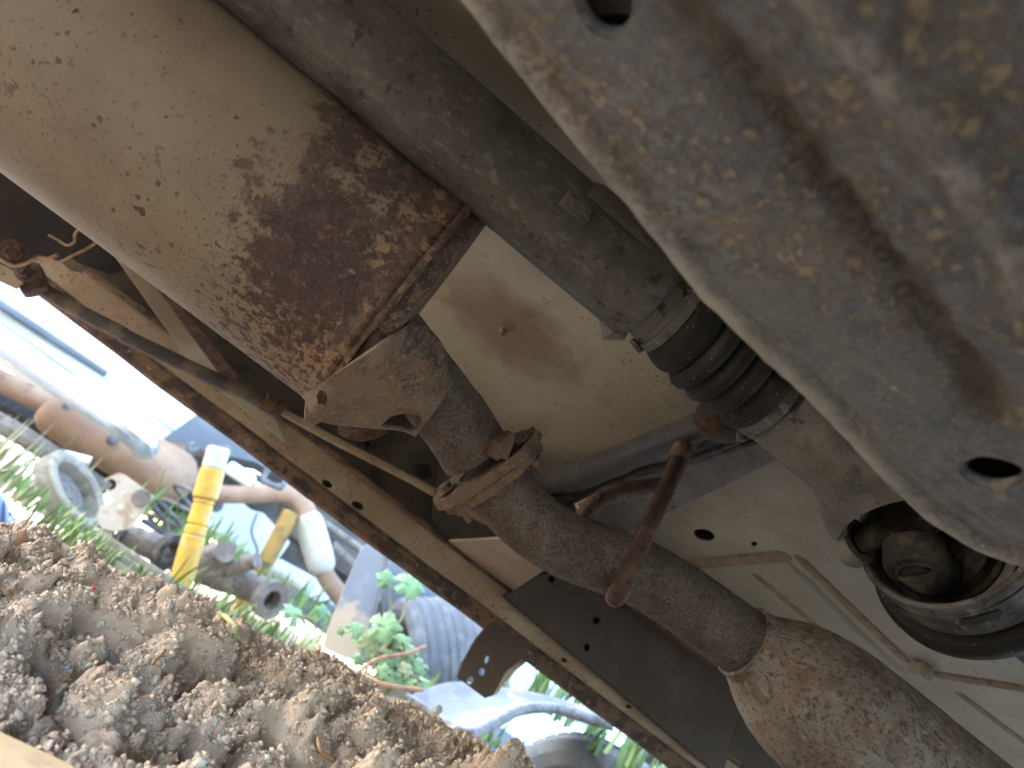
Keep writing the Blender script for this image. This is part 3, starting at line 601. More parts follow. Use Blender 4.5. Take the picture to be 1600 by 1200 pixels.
mk('bracket_tab', *stube([(535, 668, .68, 26), (560, 676, .67, 28), (585, 672, .66, 26), (605, 664, .65, 22)], 14), M['rod'], muf)
pp = mk('tail_pipe', *stube([(612, 520, .62, 104), (645, 568, .62, 108), (676, 612, .622, 112), (712, 660, .626, 112), (745, 712, .632, 110)], 40, 8, rough=.0005), M['rust_pipe'], ex)
fp = mk('front_pipe', *stube([(755, 728, .634, 108), (776, 755, .636, 106), (805, 792, .64, 104), (845, 828, .64, 103), (895, 856, .64, 102), (950, 876, .64, 103), (1010, 900, .64, 104), (1080, 945, .64, 106), (1130, 981, .64, 107), (1182, 1018, .64, 108)], 44, 8, rough=.0004), M['rust_pipe'], ex)
rs = mk('resonator', *stube([(1160, 1000, .638, 118), (1176, 1012, .638, 122), (1190, 1024, .638, 142), (1215, 1046, .638, 178), (1245, 1072, .638, 206), (1285, 1106, .638, 224), (1340, 1150, .638, 228), (1420, 1214, .638, 228), (1640, 1392, .638, 228)], 64, 7, rough=.0005), M['resonator'], ex)
mk('weld_bead', *stube([(1172, 1008, .638, 116), (1178, 1013, .638, 122), (1184, 1018, .638, 118)], 44, 5, rough=.0008), M['rust_pipe'], rs)
# flange pair with studs
fa, fb = P(742, 706, .632), P(786, 768, .638); ft = nrm(fb-fa); fc = P(758, 726, .634)
fm = nrm(np.cross(ft, VIEW(fc))); fv = np.cross(ft, fm)
if fm[2] < 0: fm = -fm
fv = nrm(np.cross(ft, fm)); fv = fv if fv[1] < 0 else -fv        # towards the camera
def flange(off, th, L, Wd, seed):
    out = []
    for a in np.linspace(0, 2*math.pi, 60, endpoint=False):
        c, s = math.cos(a), math.sin(a); out.append((L*np.sign(c)*abs(c)**.75, Wd*s*(1-.45*c**4)))
    def fn(p): return np.array([fc+ft*(off+.0010*vnoise(A(a*70, b*70, seed))+.0006*vnoise(A(a*200, b*200, seed)))+fm*a+fv*b for a, b in p])
    return sheet(out, [ell(0, 0, .026, .026, 20)], fn, .006, th)
fg = mk('flange', *flange(-.001, .009, .054, .038, 1), M['bracket'], ex, sharp=.6)
mk('flange', *flange(.0085, .008, .051, .037, 2), M['bracket'], ex, sharp=.6)
mk('gasket', *flange(.0065, .004, .050, .036, 3), M['rod'], ex, sharp=.6)
for sgn, dz in ((.62, .018), (-.70, .006)):
    bp = fc+fm*.056*sgn+fv*dz
    mk('flange_nut', *bolt(bp-ft*.003, -ft, .0062, .006), M['bracket'], fg); mk('flange_bolt', *bolt(bp+ft*.0165, ft, .0058, .006, .010), M['bracket'], fg)
mk('nut_crust', *tube([P(772, 715, .60), P(780, 700, .595), P(792, 692, .60), P(796, 705, .602)], [.005, .010, .009, .005], 10, rough=.004), M['rodtip'], fg)
# hanger rods welded to the pipe
hr = mk('hanger_rod', *stube([(1078, 668, .76, 27), (1064, 708, .70, 28), (1046, 752, .645, 28), (1022, 805, .605, 28), (1002, 850, .59, 28), (986, 888, .592, 29), (972, 915, .602, 30), (962, 938, .615, 26)], 18, 6, rough=.0006), M['rod'], ex)
mk('rod_foot', *stube([(990, 884, .600, 18), (981, 903, .600, 27), (968, 924, .612, 31), (957, 936, .624, 26)], 16, 5, rough=.0012), M['rodtip'], hr)
mk('rod_tip', *stube([(1066, 702, .690, 33), (1062, 713, .684, 35), (1058, 722, .68, 33)], 14, 3, rough=.0012), M['rodtip'], hr)
mk('hanger_rod', *stube([(908, 806, .70, 20), (924, 790, .69, 25), (945, 776, .688, 26), (985, 765, .688, 26), (1044, 755, .688, 25)], 16, 6, rough=.0006), M['rod'], ex)

# ------------------------------------------------------------------ drive shaft
SC = P(1017, 467, .50)
ds = thing('drive_shaft', 'dark grey drive shaft with ribbed rubber boot and universal joint', 'drive shaft', SC)
sx = lambda px, py: P(px, py, .5)[0]-SC[0]
V, Fc = lathe(SC, X, [(-.95, .0415)]+[(s, .0412-.003*(s+.9)/.9) for s in np.linspace(-.9, -.012, 40)]+[(-.006, .0385), (-.001, .036), (.002, .031), (.0035, .02)], 64)
tb = mk('shaft_tube', V, Fc, M['shaft'], ds)
# crimped weld bump, balance weights
mk('crimp', *tube([SC+A(-.018, 0, 0)+E2*.033, SC+A(-.008, 0, 0)+E2*.0375, SC+A(.003, 0, 0)+E2*.033], [.006, .011, .006], 14, rough=.001), M['cast'], tb)
def patch(s0, s1, a0, a1, lift, name, mat):
    V = []; n, m = 10, 14
    for i in range(n+1):
        for k in range(m+1):
            s = s0+(s1-s0)*i/n; a = a0+(a1-a0)*k/m; e = min(1, 6*min(i/n, 1-i/n)+.0, 6*min(k/m, 1-k/m))
            V.append(SC+X*s+(math.cos(a)*E3+math.sin(a)*E2)*(.0396+lift*math.sqrt(e)))
    Fc = [[i*(m+1)+k, i*(m+1)+k+1, (i+1)*(m+1)+k+1, (i+1)*(m+1)+k] for i in range(n) for k in range(m)]
    return mk(name, V, Fc, M[mat], tb)
patch(-.105, -.080, -.55, -.20, .0016, 'balance_weight', 'shaft')
patch(-.092, -.030, -1.45, -.72, .0035, 'balance_weight', 'shaft')
b0, b1 = sx(1047, 492), sx(1200, 616)
prof = [(.002, .031), (.004, .0305), (.008, .0315), (.012, .030), (.016, .0315), (b0+.002, .0305)]
mk('boot_collar', *lathe(SC, X, prof, 48), M['zinc'], ds)
mk('boot_band', *lathe(SC, X, [(b0-.004, .031), (b0-.004, .0335), (b0+.004, .034), (b0+.004, .031)], 48), M['zinc'], ds)
prof = [(b0, .033)]; nb = 5; Lb = b1-b0
edges = [0, .30, .46, .62, .79, 1.0]
for i in range(nb):
    s0, s1 = b0+Lb*edges[i], b0+Lb*edges[i+1]; rr = [.0405, .0405, .0400, .0392, .0375][i]
    for t in np.linspace(0, 1, 12):
        k = t**1.15 if i else t
        prof.append((s0+(s1-s0)*t, rr-.0075*(1-math.sin(math.pi*min(.999, .06+.90*k)))**1.3-(.006*(1-t) if i == 0 else 0)))
V, Fc = lathe(SC, X, prof, 64)
mk('rubber_boot', V, Fc, M['rubber'], ds)
mk('boot_clamp', *lathe(SC, X, [(b1-.004, .030), (b1-.003, .0345), (b1+.006, .0345), (b1+.007, .031), (b1+.010, .0335), (b1+.012, .0335), (b1+.012, .030)], 56), M['zinc'], ds)
mk('clamp_tail', *tube([SC+X*(b1+.0)+E2*.035+E3*.006, SC+X*(b1+.004)+E2*.040+E3*.008, SC+X*(b1+.008)+E2*.037+E3*.010], [.0018, .0022, .001], 8), M['zinc'], ds)
mk('clamp_screw', *tube([SC+X*(b0-.010)+E2*.034+E3*.0, SC+X*(b0+.002)+E2*.036+E3*.002], [.0028, .0028], 10), M['zinc'], ds)
# slip yoke: tube that flares to a forked end
y0, ye = b1+.012, sx(1385, 782)
CX = A(P(1424, 816, .5)[0], .5, SC[2])                  # joint centre
d1 = nrm(E2*math.cos(.62)-E3*math.sin(.62)); d2 = nrm(E3*math.cos(.62)+E2*math.sin(.62))
def yoke(c0, ax, dd, length, r0, rend, spread, mat, name, ear=.023, thick=.013):
    """fork: body lofted along ax whose two ears lie at +-dd; open throat between them"""
    sd = np.cross(ax, dd); n = 48; V = []; rows = 16
    for i in range(rows):
        t = i/(rows-1); s = length*t; f = sstep((t-.45)/.55)
        for k in range(n):
            a = 2*math.pi*k/n; c, q = math.cos(a), math.sin(a)
            ra = r0+(spread-r0)*f; rb = r0*(1-.25*f); 
            pull = f*(1-c*c)*.034                       # throat cut back between the ears
            V.append(c0+ax*(s-pull)+dd*c*ra+sd*q*rb)
    Fc = [[i*n+k, i*n+(k+1) % n, (i+1)*n+(k+1) % n, (i+1)*n+k] for i in range(rows-1) for k in range(n)]
    base = len(V)                                            # hollow inside
    for i in range(rows-1, 3, -1):
        t = i/(rows-1); s = length*t; f = sstep((t-.45)/.55)
        for k in range(n):
            a = 2*math.pi*k/n; c, q = math.cos(a), math.sin(a)
            ra = r0+(spread-r0)*f-.011; rb = r0*(1-.25*f)-.008
            V.append(c0+ax*(s-f*(1-c*c)*.034)+dd*c*max(ra, .004)+sd*q*max(rb, .004))
    m = rows-4
    Fc += [[base+i*n+k, base+i*n+(k+1) % n, base+(i+1)*n+(k+1) % n, base+(i+1)*n+k] for i in range(m-1) for k in range(n)]
    Fc += [[(rows-1)*n+k, (rows-1)*n+(k+1) % n, base+(k+1) % n, base+k] for k in range(n)]
    Fc += [list(range(base+(m-1)*n, base+m*n))]
    parts = [(np.array(V), Fc)]
    for sg in (1, -1):                                     # ears
        cc = c0+ax*(length+.010)+dd*sg*(spread-thick*.5)
        V2, F2 = lathe(cc-dd*sg*thick*.6, dd*sg, [(0, ear*.62), (0, ear), (thick*.9, ear*1.02), (thick*1.15, ear*.92), (thick*1.2, ear*.66), (thick*.9, ear*.6), (thick*.9, 0)], 32)
        parts.append((V2, F2))
    return mk(name, *join(*parts), M[mat], ds, sharp=.6)
L1 = (CX[0]-SC[0])-y0-.012
yk = yoke(A(SC[0]+y0, .5, SC[2]), X, d1, L1, .0325, .03, .066, 'cast', 'slip_yoke', .021, .014)
mk('yoke_rib', *tube([A(SC[0]+y0+.004, .5, SC[2])+nrm(E2+E3*.35)*.0305, A(SC[0]+y0+L1*.55, .5, SC[2])+nrm(E2+E3*.35)*.031], [.0022, .0022], 8), M['cast'], yk)
ec = CX+d1*.062
mk('retaining_clip', *tube([ec-X*.020-d2*.012, ec-X*.004-d2*.004+d1*.004, ec+X*.010+d2*.006+d1*.002], [.004, .005, .004], 10), M['oily'], yk)
AX2 = nrm(A(1, .24, .146))
d2b = nrm(d2-AX2*(d2@AX2))
cr = mk('joint_cross', *join(tube([CX-d1*.05, CX+d1*.05], .0105, 16), tube([CX-d2b*.05, CX+d2b*.05], .0105, 16), lathe(CX-X*.012, X, [(0, 0), (0, .019), (.024, .019), (.024, 0)], 20)), M['oily'], ds)
for sg in (1, -1):
    c0 = CX+d2b*sg*.036
    mk('bearing_cap', *lathe(c0, d2b*sg, [(-.014, .0165), (.008, .0170), (.0125, .0165), (.0125, .0135), (.010, .0125), (.010, .0085), (.0125, .0075), (.0125, .0045), (.009, .004), (.009, 0)], 32), M['oily'], cr)
mk('circlip', *tube([CX+d2b*.0485+.0105*(math.cos(a)*nrm(np.cross(d2b, X))+math.sin(a)*X) for a in np.linspace(.7, 5.6, 26)], .0016, 8), M['rod'], cr)
# flange yoke behind, sitting in the brake drum
FY = CX+AX2*.012
parts = []
for sg in (1, -1):
    c = CX+d2b*sg*.037
    V2, F2 = lathe(c-d2b*sg*.014, d2b*sg, [(0, .0175), (0, .0235), (.018, .0245), (.0235, .0225), (.0235, .0175), (.016, .0172), (0, .0175)], 32); parts.append((V2, F2))
    parts.append(tube(catmull([c-d2b*sg*.004, c+AX2*.022-d2b*sg*.003, c+AX2*.044-d2b*sg*.012], 5), [.0225, .0225, .022, .022, .0215, .021, .021, .020, .020, .0195, .019], 20))
parts.append(lathe(CX+AX2*.036, AX2, [(0, 0), (0, .034), (.006, .043), (.016, .045), (.016, .05), (.022, .05), (.03, .05)], 48))
mk('flange_yoke', *join(*parts), M['oily'], ds, sharp=.6)
DC = A(.4375, .4904, .3555+H)
dr = mk('brake_drum', *lathe(DC, AX2, [(.055, .010), (.055, .060), (.050, .066), (.012, .0700), (.002, .0715), (0, .0735), (.0, .0770), (.0025, .0782), (.009, .0785), (.0098, .0772), (.0115, .0772), (.0125, .0788), (.026, .0800), (.0275, .0790), (.0295, .0803), (.042, .0806), (.046, .078)], 96), M['zinc'], ds, sharp=.5)
mk('drum_backing_plate', *lathe(DC, AX2, [(.046, .076), (.046, .0880), (.052, .0925), (.062, .0930), (.068, .090), (.072, .075), (.084, .05), (.30, .045)], 96), M['rubber'], ds)
u = nrm(np.cross(AX2, Z_)); v = np.cross(AX2, u)
def on_drum(s, a, r): return DC+AX2*s+r*(math.cos(a)*u+math.sin(a)*v)
cang = math.atan2(float(E3@v), float(E3@u)); dang = math.atan2(float(E2@v), float(E2@u))
sg = 1 if ((dang-cang+math.pi) % (2*math.pi)-math.pi) > 0 else -1
def slotpatch(a0, a1, s0, s1):
    V = []; n = 14
    for i in range(n+1):
        a = cang+sg*(a0+(a1-a0)*i/n); e = math.sqrt(max(0, 1-abs(2*i/n-1)**4))
        for s in (s0+(s1-s0)*.5*(1-e), s1-(s1-s0)*.5*(1-e)): V.append(on_drum(s, a, .0804))
    return V, [[2*i, 2*i+1, 2*i+3, 2*i+2] for i in range(n)]
mk('drum_slot', *slotpatch(.30, .72, .015, .025), M['black'], dr); mk('drum_slot', *slotpatch(1.25, 1.5, .012, .019), M['black'], dr)
mk('hub_nut_ring', *lathe(CX+AX2*.055, AX2, [(0, .05), (0, .058), (.02, .060)], 40), M['cast'], dr)

# ------------------------------------------------------------------ near skid plate
KZ = .24
kxy = lambda a, b: tuple(PZ(a, b, KZ)[:2])
edge_px = [(560, -230), (650, -112), (740, 0), (860, 155), (1000, 322), (1094, 445), (1180, 531), (1264, 606), (1328, 674), (1390, 740), (1428, 776), (1468, 806), (1514, 836), (1560, 857), (1616, 871), (1710, 880)]
KI = KZ-.013
kx2 = lambda a, b: tuple(PZ(a, b, KI)[:2])
_k0, _k1 = np.array(kxy(*edge_px[0])), np.array(kxy(*edge_px[2])); kfar = [tuple(_k0+(_k0-_k1)*(.42/np.linalg.norm(_k0-_k1)))]
kout = kfar+[kxy(*p) for p in edge_px]+[(.46, .20), (.48, .06), (.30, -.03), (-.40, -.03), (kfar[0][0]-.02, .02)]
ed = np.array(kfar+[kxy(*p) for p in edge_px]); vl = np.array([kx2(*p) for p in ((960, -120), (1060, 0), (1200, 170), (1330, 350), (1440, 490), (1505, 575), (1540, 640))])
rl = np.array([kx2(*p) for p in ((1200, -110), (1290, 0), (1400, 125), (1500, 262), (1600, 410), (1660, 520))])
def dseg(p, L):
    d = np.full(len(p), 9.)
    for a, b in zip(L[:-1], L[1:]):
        ab = b-a; t = np.clip(((p-a)@ab)/(ab@ab), 0, 1); d = np.minimum(d, np.linalg.norm(p-(a+t[:, None]*ab), axis=1))
    return d
def skid_fn(p):
    d = dseg(p, ed); Rr = .014; q = np.clip(Rr-d, 0, Rr)
    z = KI+H+(Rr-np.sqrt(np.maximum(Rr**2-q**2, 0)))*.93
    z = z+.0075*np.exp(-(dseg(p, vl)/.0085)**2)-.0075*np.exp(-(dseg(p, rl)/.008)**2)+.0035*np.exp(-((d-.024)/.006)**2)
    z = z+.0010*fbm(np.concatenate([p*22, p[:, :1]*0], 1), 3, 13)+.0007*fbm(np.concatenate([p*90, p[:, :1]*0], 1), 2, 14)
    return np.stack([p[:, 0], p[:, 1], z], 1)
kh = [[kx2(a, b) for a, b in ell(945, -2, 46, 66, 28, -.35)], [kx2(a, b) for a, b in ell(1551, 739, 54, 24, 28, .12)]]
sk = thing('skid_plate', 'large mud streaked grey steel plate overhead with two dark oval holes', 'plate', PZ(1300, 400, KZ))
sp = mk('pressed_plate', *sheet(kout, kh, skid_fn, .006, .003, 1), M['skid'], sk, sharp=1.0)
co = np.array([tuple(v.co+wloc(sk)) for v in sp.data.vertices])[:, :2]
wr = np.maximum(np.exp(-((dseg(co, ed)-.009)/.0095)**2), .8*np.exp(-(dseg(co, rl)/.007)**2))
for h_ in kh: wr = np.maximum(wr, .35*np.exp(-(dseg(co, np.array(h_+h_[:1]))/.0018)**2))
for nm_, va in (('edge_wear_highlight', wr), ('valley_brown', np.exp(-(dseg(co, vl)/.010)**2))):
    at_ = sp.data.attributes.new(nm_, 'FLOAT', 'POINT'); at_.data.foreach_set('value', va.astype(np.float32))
for h_ in kh:                                        # rolled lip round each hole, with depth behind it
    h3 = np.array(h_); z_ = skid_fn(h3)[:, 2]
    mk('hole_lip', *tube([A(a, b, c+.0035) for (a, b), c in zip(list(h_)+[h_[0]], list(z_)+[z_[0]])], .0026, 8, caps=False), M['skid'], sp)
ih = np.mean(np.array(kh[0]), 0)
mk('inner_gusset', *box(A(ih[0]-.020, ih[1]+.018, KZ+H+.022), (A(.8, .55, .1), A(-.55, .8, .25), Z_), (.06, .028, .003), .1), M['greysteel'], sp)
# the hollow section above the sheet, coloured black for the shade inside
inner = [tuple(A(*p)*.0+np.array(p)) for p in kout]
cen = np.mean(np.array(kout), 0); inn = [tuple(cen+(np.array(p)-cen)*.86) for p in kout]
mk('upper_shell', *sheet(inn, [], lambda p: np.stack([p[:, 0], p[:, 1], p[:, 0]*0+KZ+H+.075], 1), .05, .003), M['black'], sk)
V = [(*p, KZ+H+z) for z in (.012, .075) for p in inn]; n = len(inn)
mk('shell_side', V, [[i, (i+1) % n, n+(i+1) % n, n+i] for i in range(n)], M['black'], sk, sharp=.3)

# ------------------------------------------------------------------ the yard beyond the van
# white vehicle parked behind, seen from below its sill
wv = thing('parked_vehicle', 'white vehicle parked beyond the dirt bank, grey grooved sill above its silver step', 'vehicle', A(-1.2, 3.3, H-.12))
bx = lambda px, py, Y: P(px, py, Y)
e0 = P(310, 650, 3.0); e1 = P(255, 690, 3.0)
zt0, zt1 = e0[2], e1[2]
def panel(name, prof, xend, mat, parent, x0=-3.6, th=.05):
    """body pressing along X: prof is (y, z) from top to bottom, xend its right end for each point"""
    V = []; m = len(prof)
    for (y, z), xe in zip(prof, xend): V += [(x0, y, z), (xe-.05, y, z), (xe, y+.03, z), (xe, y+.30, z)]
    Fc = [[i*4+k, i*4+k+1, (i+1)*4+k+1, (i+1)*4+k] for i in range(m-1) for k in range(3)]
    return mk(name, V, Fc, M[mat], parent, sharp=.5)
zA = P(60, 455, 3.0)[2]
rows = [(0, 300), (0, 452), (0, 470), (0, 476), (0, 490), (0, 497), (0, 520), (0, 540), (0, 560)]
zz = [P(a, b, 3.0)[2] for a, b in rows]
body_prof = [(3.05, zz[0]+.9), (3.0, zz[0]+.2), (2.99, zz[2]), (3.015, zz[3]), (3.015, zz[4]), (2.985, zz[5]), (2.98, zz[6]), (2.99, zz[7]), (3.06, zz[8]-.01), (3.4, zz[8])]
body = panel('body', body_prof, [e0[0]+.25, e0[0]+.16, e0[0]+.05, e0[0]+.03, e0[0]+.02, e0[0]+.01, e0[0]-.02, e0[0]-.05, e0[0]-.12, e0[0]-.12], 'white', wv)
for (a, b, c, d, wd) in ((-60, 436, 166, 585, 15), (-60, 468, 118, 592, 14)):
    mk('sill_groove', *stube([(a, b, 2.975, wd), ((a+c)/2, (b+d)/2, 2.975, wd), (c, d, 2.985, wd*.8)], 10), M['bluegrey'], wv)
mk('sill_lip', *stube([(172, 586, 2.96, 5), (190, 602, 2.95, 5), (215, 612, 2.95, 5), (240, 612, 2.95, 5), (262, 602, 2.96, 5)], 8), M['cyan'], wv)
mk('cab_back', *box(A(-1.9, 3.75, 1.4+H), (X, Y_, Z_), (3.2, 1.3, 1.6), .08), M['white'], wv)
mk('chassis_underside', *box(A(-.9, 3.7, .30+H), (X, Y_, Z_), (4.4, .9, .10), .1), M['wood'], wv)
mk('chassis_frame', *stube([(-120, 560, 2.95, 60), (60, 668, 2.95, 60), (160, 735, 2.95, 56), (300, 800, 3.0, 46)], 8, 3), M['black'], wv)
mk('chassis_frame', *stube([(-60, 628, 2.7, 30), (30, 678, 2.7, 30), (112, 730, 2.7, 28), (170, 765, 2.72, 20)], 8, 3), M['iron'], wv)
st = mk('side_step', *stube([(-120, 455, 2.5, 42), (0, 532, 2.5, 42), (80, 590, 2.5, 42), (150, 636, 2.5, 43), (196, 666, 2.5, 44), (220, 686, 2.53, 44), (228, 704, 2.58, 38)], 22, 8), M['chrome'], wv)
mk('step_tube', *stube([(100, 712, 2.66, 20), (142, 723, 2.66, 20)], 14, 3), M['chrome'], wv)
mk('step_bolt', *bolt(P(106, 634, 2.71), -VIEW(P(106, 634, 2.7)), .018, .02), M['zinc'], wv)
liner = mk('wheel_arch_liner', *slab([(256, 684), (312, 644), (360, 676), (470, 758), (440, 745), (400, 722), (330, 706), (286, 694)], 2.9, .25, step=30), M['bluegrey'], wv, sharp=.4)
mk('rear_bumper_panel', *slab([(322, 800), (345, 788), (376, 783), (392, 796), (412, 802), (432, 824), (426, 848), (404, 876), (372, 858), (322, 826)], 3.1, .18, step=16), M['white'], wv, sharp=.4)
mk('bumper_corner', *slab([(421, 872), (440, 874), (470, 890), (497, 905), (521, 935), (500, 940), (455, 915), (414, 888)], 3.05, .12, step=16), M['white'], wv, sharp=.4)
mk('bumper_edge', *stube([(312, 822, 3.05, 12), (360, 852, 3.05, 13), (420, 888, 3.05, 13), (470, 920, 3.05, 12)], 8), M['creamcat'], wv)
mk('panel_seam', *stube([(402, 802, 3.07, 4), (393, 830, 3.07, 4), (402, 858, 3.07, 4), (400, 874, 3.07, 4)], 6), M['bluegrey'], wv)
mk('side_lamp', *box(P(376, 742, 2.8), (P(400, 758, 2.8)-P(352, 726, 2.8), A(0, 1, 0), np.cross(P(400, 758, 2.8)-P(352, 726, 2.8), A(0, 1, 0))), (.105, .06, .045), .3), M['white'], wv)
mk('lamp_stem', *stube([(392, 752, 2.8, 10), (408, 762, 2.8, 9)], 10, 2), M['chrome'], wv)
mk('side_lamp', *box(P(436, 858, 2.8), (P(450, 840, 2.8)-P(430, 868, 2.8), A(0, 1, 0), np.cross(P(450, 840, 2.8)-P(430, 868, 2.8), A(0, 1, 0))), (.08, .05, .035), .3), M['white'], wv)
mk('rear_floor', *slab([(300, 700), (480, 770), (640, 880), (600, 960), (520, 940), (420, 870), (320, 800), (280, 760)], 3.3, .3, step=40), M['wood'], wv)
for a, b, c, d, wd in ((410, 720, 520, 800, 16), (500, 812, 580, 870, 12), (520, 850, 575, 905, 14), (350, 700, 470, 770, 12)):
    mk('frame_tube', *stube([(a, b, 3.15, wd), (c, d, 3.15, wd)], 10, 3), M['iron'], wv)
for a, b in ((352, 706), (300, 700), (338, 790), (440, 790), (455, 778)):
    mk('frame_bolt', *bolt(P(a, b, 2.85), -VIEW(P(a, b, 2.85)), .016, .02), M['zinc'], wv)

mf = thing('old_exhaust', 'plain brown muffler hung below the white vehicle, its bent pipe ending in a cream canister', 'exhaust', P(190, 700, 2.75))
mk('muffler_can', *stube([(82, 634, 2.78, 20), (86, 637, 2.78, 78), (150, 676, 2.78, 84), (215, 715, 2.78, 86), (270, 745, 2.78, 86), (290, 757, 2.78, 60), (300, 763, 2.78, 30)], 28, 5), M['brownmuf'], mf)
mk('inlet_pipe', *stube([(-60, 560, 2.8, 34), (20, 604, 2.8, 34), (92, 640, 2.8, 34)], 16), M['brownmuf'], mf)
mk('bent_pipe', *stube([(290, 752, 2.78, 28), (318, 762, 2.78, 28), (350, 772, 2.78, 28), (400, 772, 2.78, 28), (436, 770, 2.78, 29), (462, 778, 2.78, 30), (476, 795, 2.78, 31), (480, 812, 2.78, 32)], 18), M['brownmuf'], mf)
mk('canister', *stube([(478, 802, 2.78, 28), (480, 808, 2.78, 38), (484, 820, 2.78, 44), (494, 855, 2.78, 45), (503, 884, 2.78, 42), (506, 894, 2.78, 30)], 24, 5), M['creamcat'], mf)
mk('outlet_pipe', *stube([(505, 890, 2.78, 29), (514, 908, 2.78, 29), (535, 935, 2.78, 30), (560, 962, 2.78, 30)], 16), M['brownmuf'], mf)
hb = mk('hanger_plate', *slab([(165, 672), (188, 684), (200, 692), (178, 698), (168, 694)], 2.7, .015, step=9), M['bluegrey'], mf)
mk('hanger_bolt', *bolt(P(176, 688, 2.69), -VIEW(P(176, 688, 2.7)), .013, .015), M['zinc'], hb)

def shock(name, label, a, b, w, Y, mats, parts):
    t = thing(name, label, 'shock absorber', P(*b, Y)); pa, pb = P(*a, Y), P(*b, Y)
    d = nrm(pb-pa); L = np.linalg.norm(pb-pa); r = rad(w, (pa+pb)/2)
    for nm, s0, s1, k, mt in parts:
        k = k*r; b_ = min(.004, k*.3); mk(nm, *lathe(pa+d*L*s0, d, [(0, 0), (0, k-b_), (b_, k), (L*(s1-s0)-b_, k), (L*(s1-s0), k-b_), (L*(s1-s0), 0)], 28), M[mt], t)
    return t, d, r, L, pa, pb
t, d, r, L, pa, pb = shock('shock_absorber', 'bright yellow shock absorber with a worn white sleeve on top', (342, 700), (284, 906), 36, 1.95, 0,
    [('sleeve', 0, .17, .98, 'shockwhite'), ('dust_tube', .165, .40, 1.06, 'yellow'), ('collar', .40, .44, .90, 'yellow'), ('upper_body', .435, .60, .86, 'yellow'), ('ring', .60, .68, .90, 'yellow'), ('lower_body', .675, 1.0, .98, 'yellow')])
mk('eyelet', *lathe(pb+d*.02-VIEW(pb)*.03, VIEW(pb), [(0, .006), (0, .024), (.05, .024), (.05, .006)], 20), M['yellow'], t)
t, d, r, L, pa, pb = shock('shock_absorber', 'mustard shock absorber, its yellow darkened for shade, behind the bright yellow one', (456, 800), (366, 972), 27, 2.75, 0,
    [('upper_body', 0, .48, 1.0, 'mustard'), ('ring', .48, .52, .8, 'iron'), ('lower_body', .52, 1.0, .95, 'mustard')])
mk('eyelet', *lathe(pb+d*.01-VIEW(pb)*.03, VIEW(pb), [(0, .006), (0, .022), (.05, .022), (.05, .006)], 20), M['mustard'], t)
sh = thing('shackle', 'grey square steel shackle hanging behind the sill', 'shackle', P(430, 745, 2.6))
mk('loop', *stube([(425, 722, 2.6, 9), (412, 746, 2.6, 9), (414, 752, 2.6, 9), (436, 762, 2.6, 9), (441, 760, 2.6, 9), (452, 740, 2.6, 9)], 10, 3), M['sheetmetal'], sh)

# scrap lying on the ground
mn = thing('exhaust_manifold', 'dull cast iron manifold with round open ports lying in the weeds', 'manifold', P(330, 890, 2.1))
mk('casting', *stube([(183, 832, 2.12, 30), (195, 836, 2.12, 34), (225, 848, 2.12, 40), (260, 862, 2.12, 44), (310, 882, 2.12, 52), (350, 898, 2.12, 50), (390, 916, 2.12, 44), (418, 932, 2.10, 40)], 22, 6, rough=.004), M['iron'], mn)
q0 = P(425, 938, 2.06); dq = nrm(A(.55, -.8, .05))
mk('port_flange', *lathe(q0-dq*.02, dq, [(0, .02), (0, .048), (.022, .048), (.022, .024), (-.03, .022)], 24), M['iron'], mn)
mk('branch', *stube([(340, 892, 2.1, 30), (385, 880, 2.06, 26), (402, 876, 2.04, 22)], 14), M['iron'], mn)
mk('branch', *stube([(320, 876, 2.1, 46), (345, 868, 2.08, 40), (352, 862, 2.05, 34)], 14), M['iron'], mn)
q1 = P(258, 860, 2.06)
mk('port_flange', *lathe(q1, nrm(A(.85, -.5, .1)), [(0, .026), (0, .046), (.016, .046), (.016, .026), (-.02, .024)], 28), M['oily'], mn)
mk('end_port', *lathe(P(176, 832, 2.1), nrm(A(-.5, -.8, .1)), [(0, .02), (0, .036), (.015, .036), (.015, .024), (-.03, .02)], 22), M['oily'], mn)
pl = thing('scrap_plate', 'pale rusty steel plate with a round hole leaning among the scrap', 'plate', P(195, 790, 2.25))
mk('plate', *slab([(164, 748), (186, 738), (196, 742), (240, 774), (222, 800), (204, 826), (178, 830), (160, 826), (150, 812), (156, 790), (176, 784), (166, 768)], 2.05, .02, step=12, holes=[ell(172, 757, 10, 9, 16)]), M['rustplate'], pl)
mk('oval_cover', *lathe(P(221, 778, 2.04), A(0, -1, 0), [(0, 0), (0, .022), (.006, .020), (.006, 0)], 20), M['iron'], pl)
mk('lower_block', *box(P(150, 860, 2.1), (A(.9, 0, .3), Y_, A(-.3, 0, .9)), (.05, .08, .10), .2), M['rustplate'], pl)
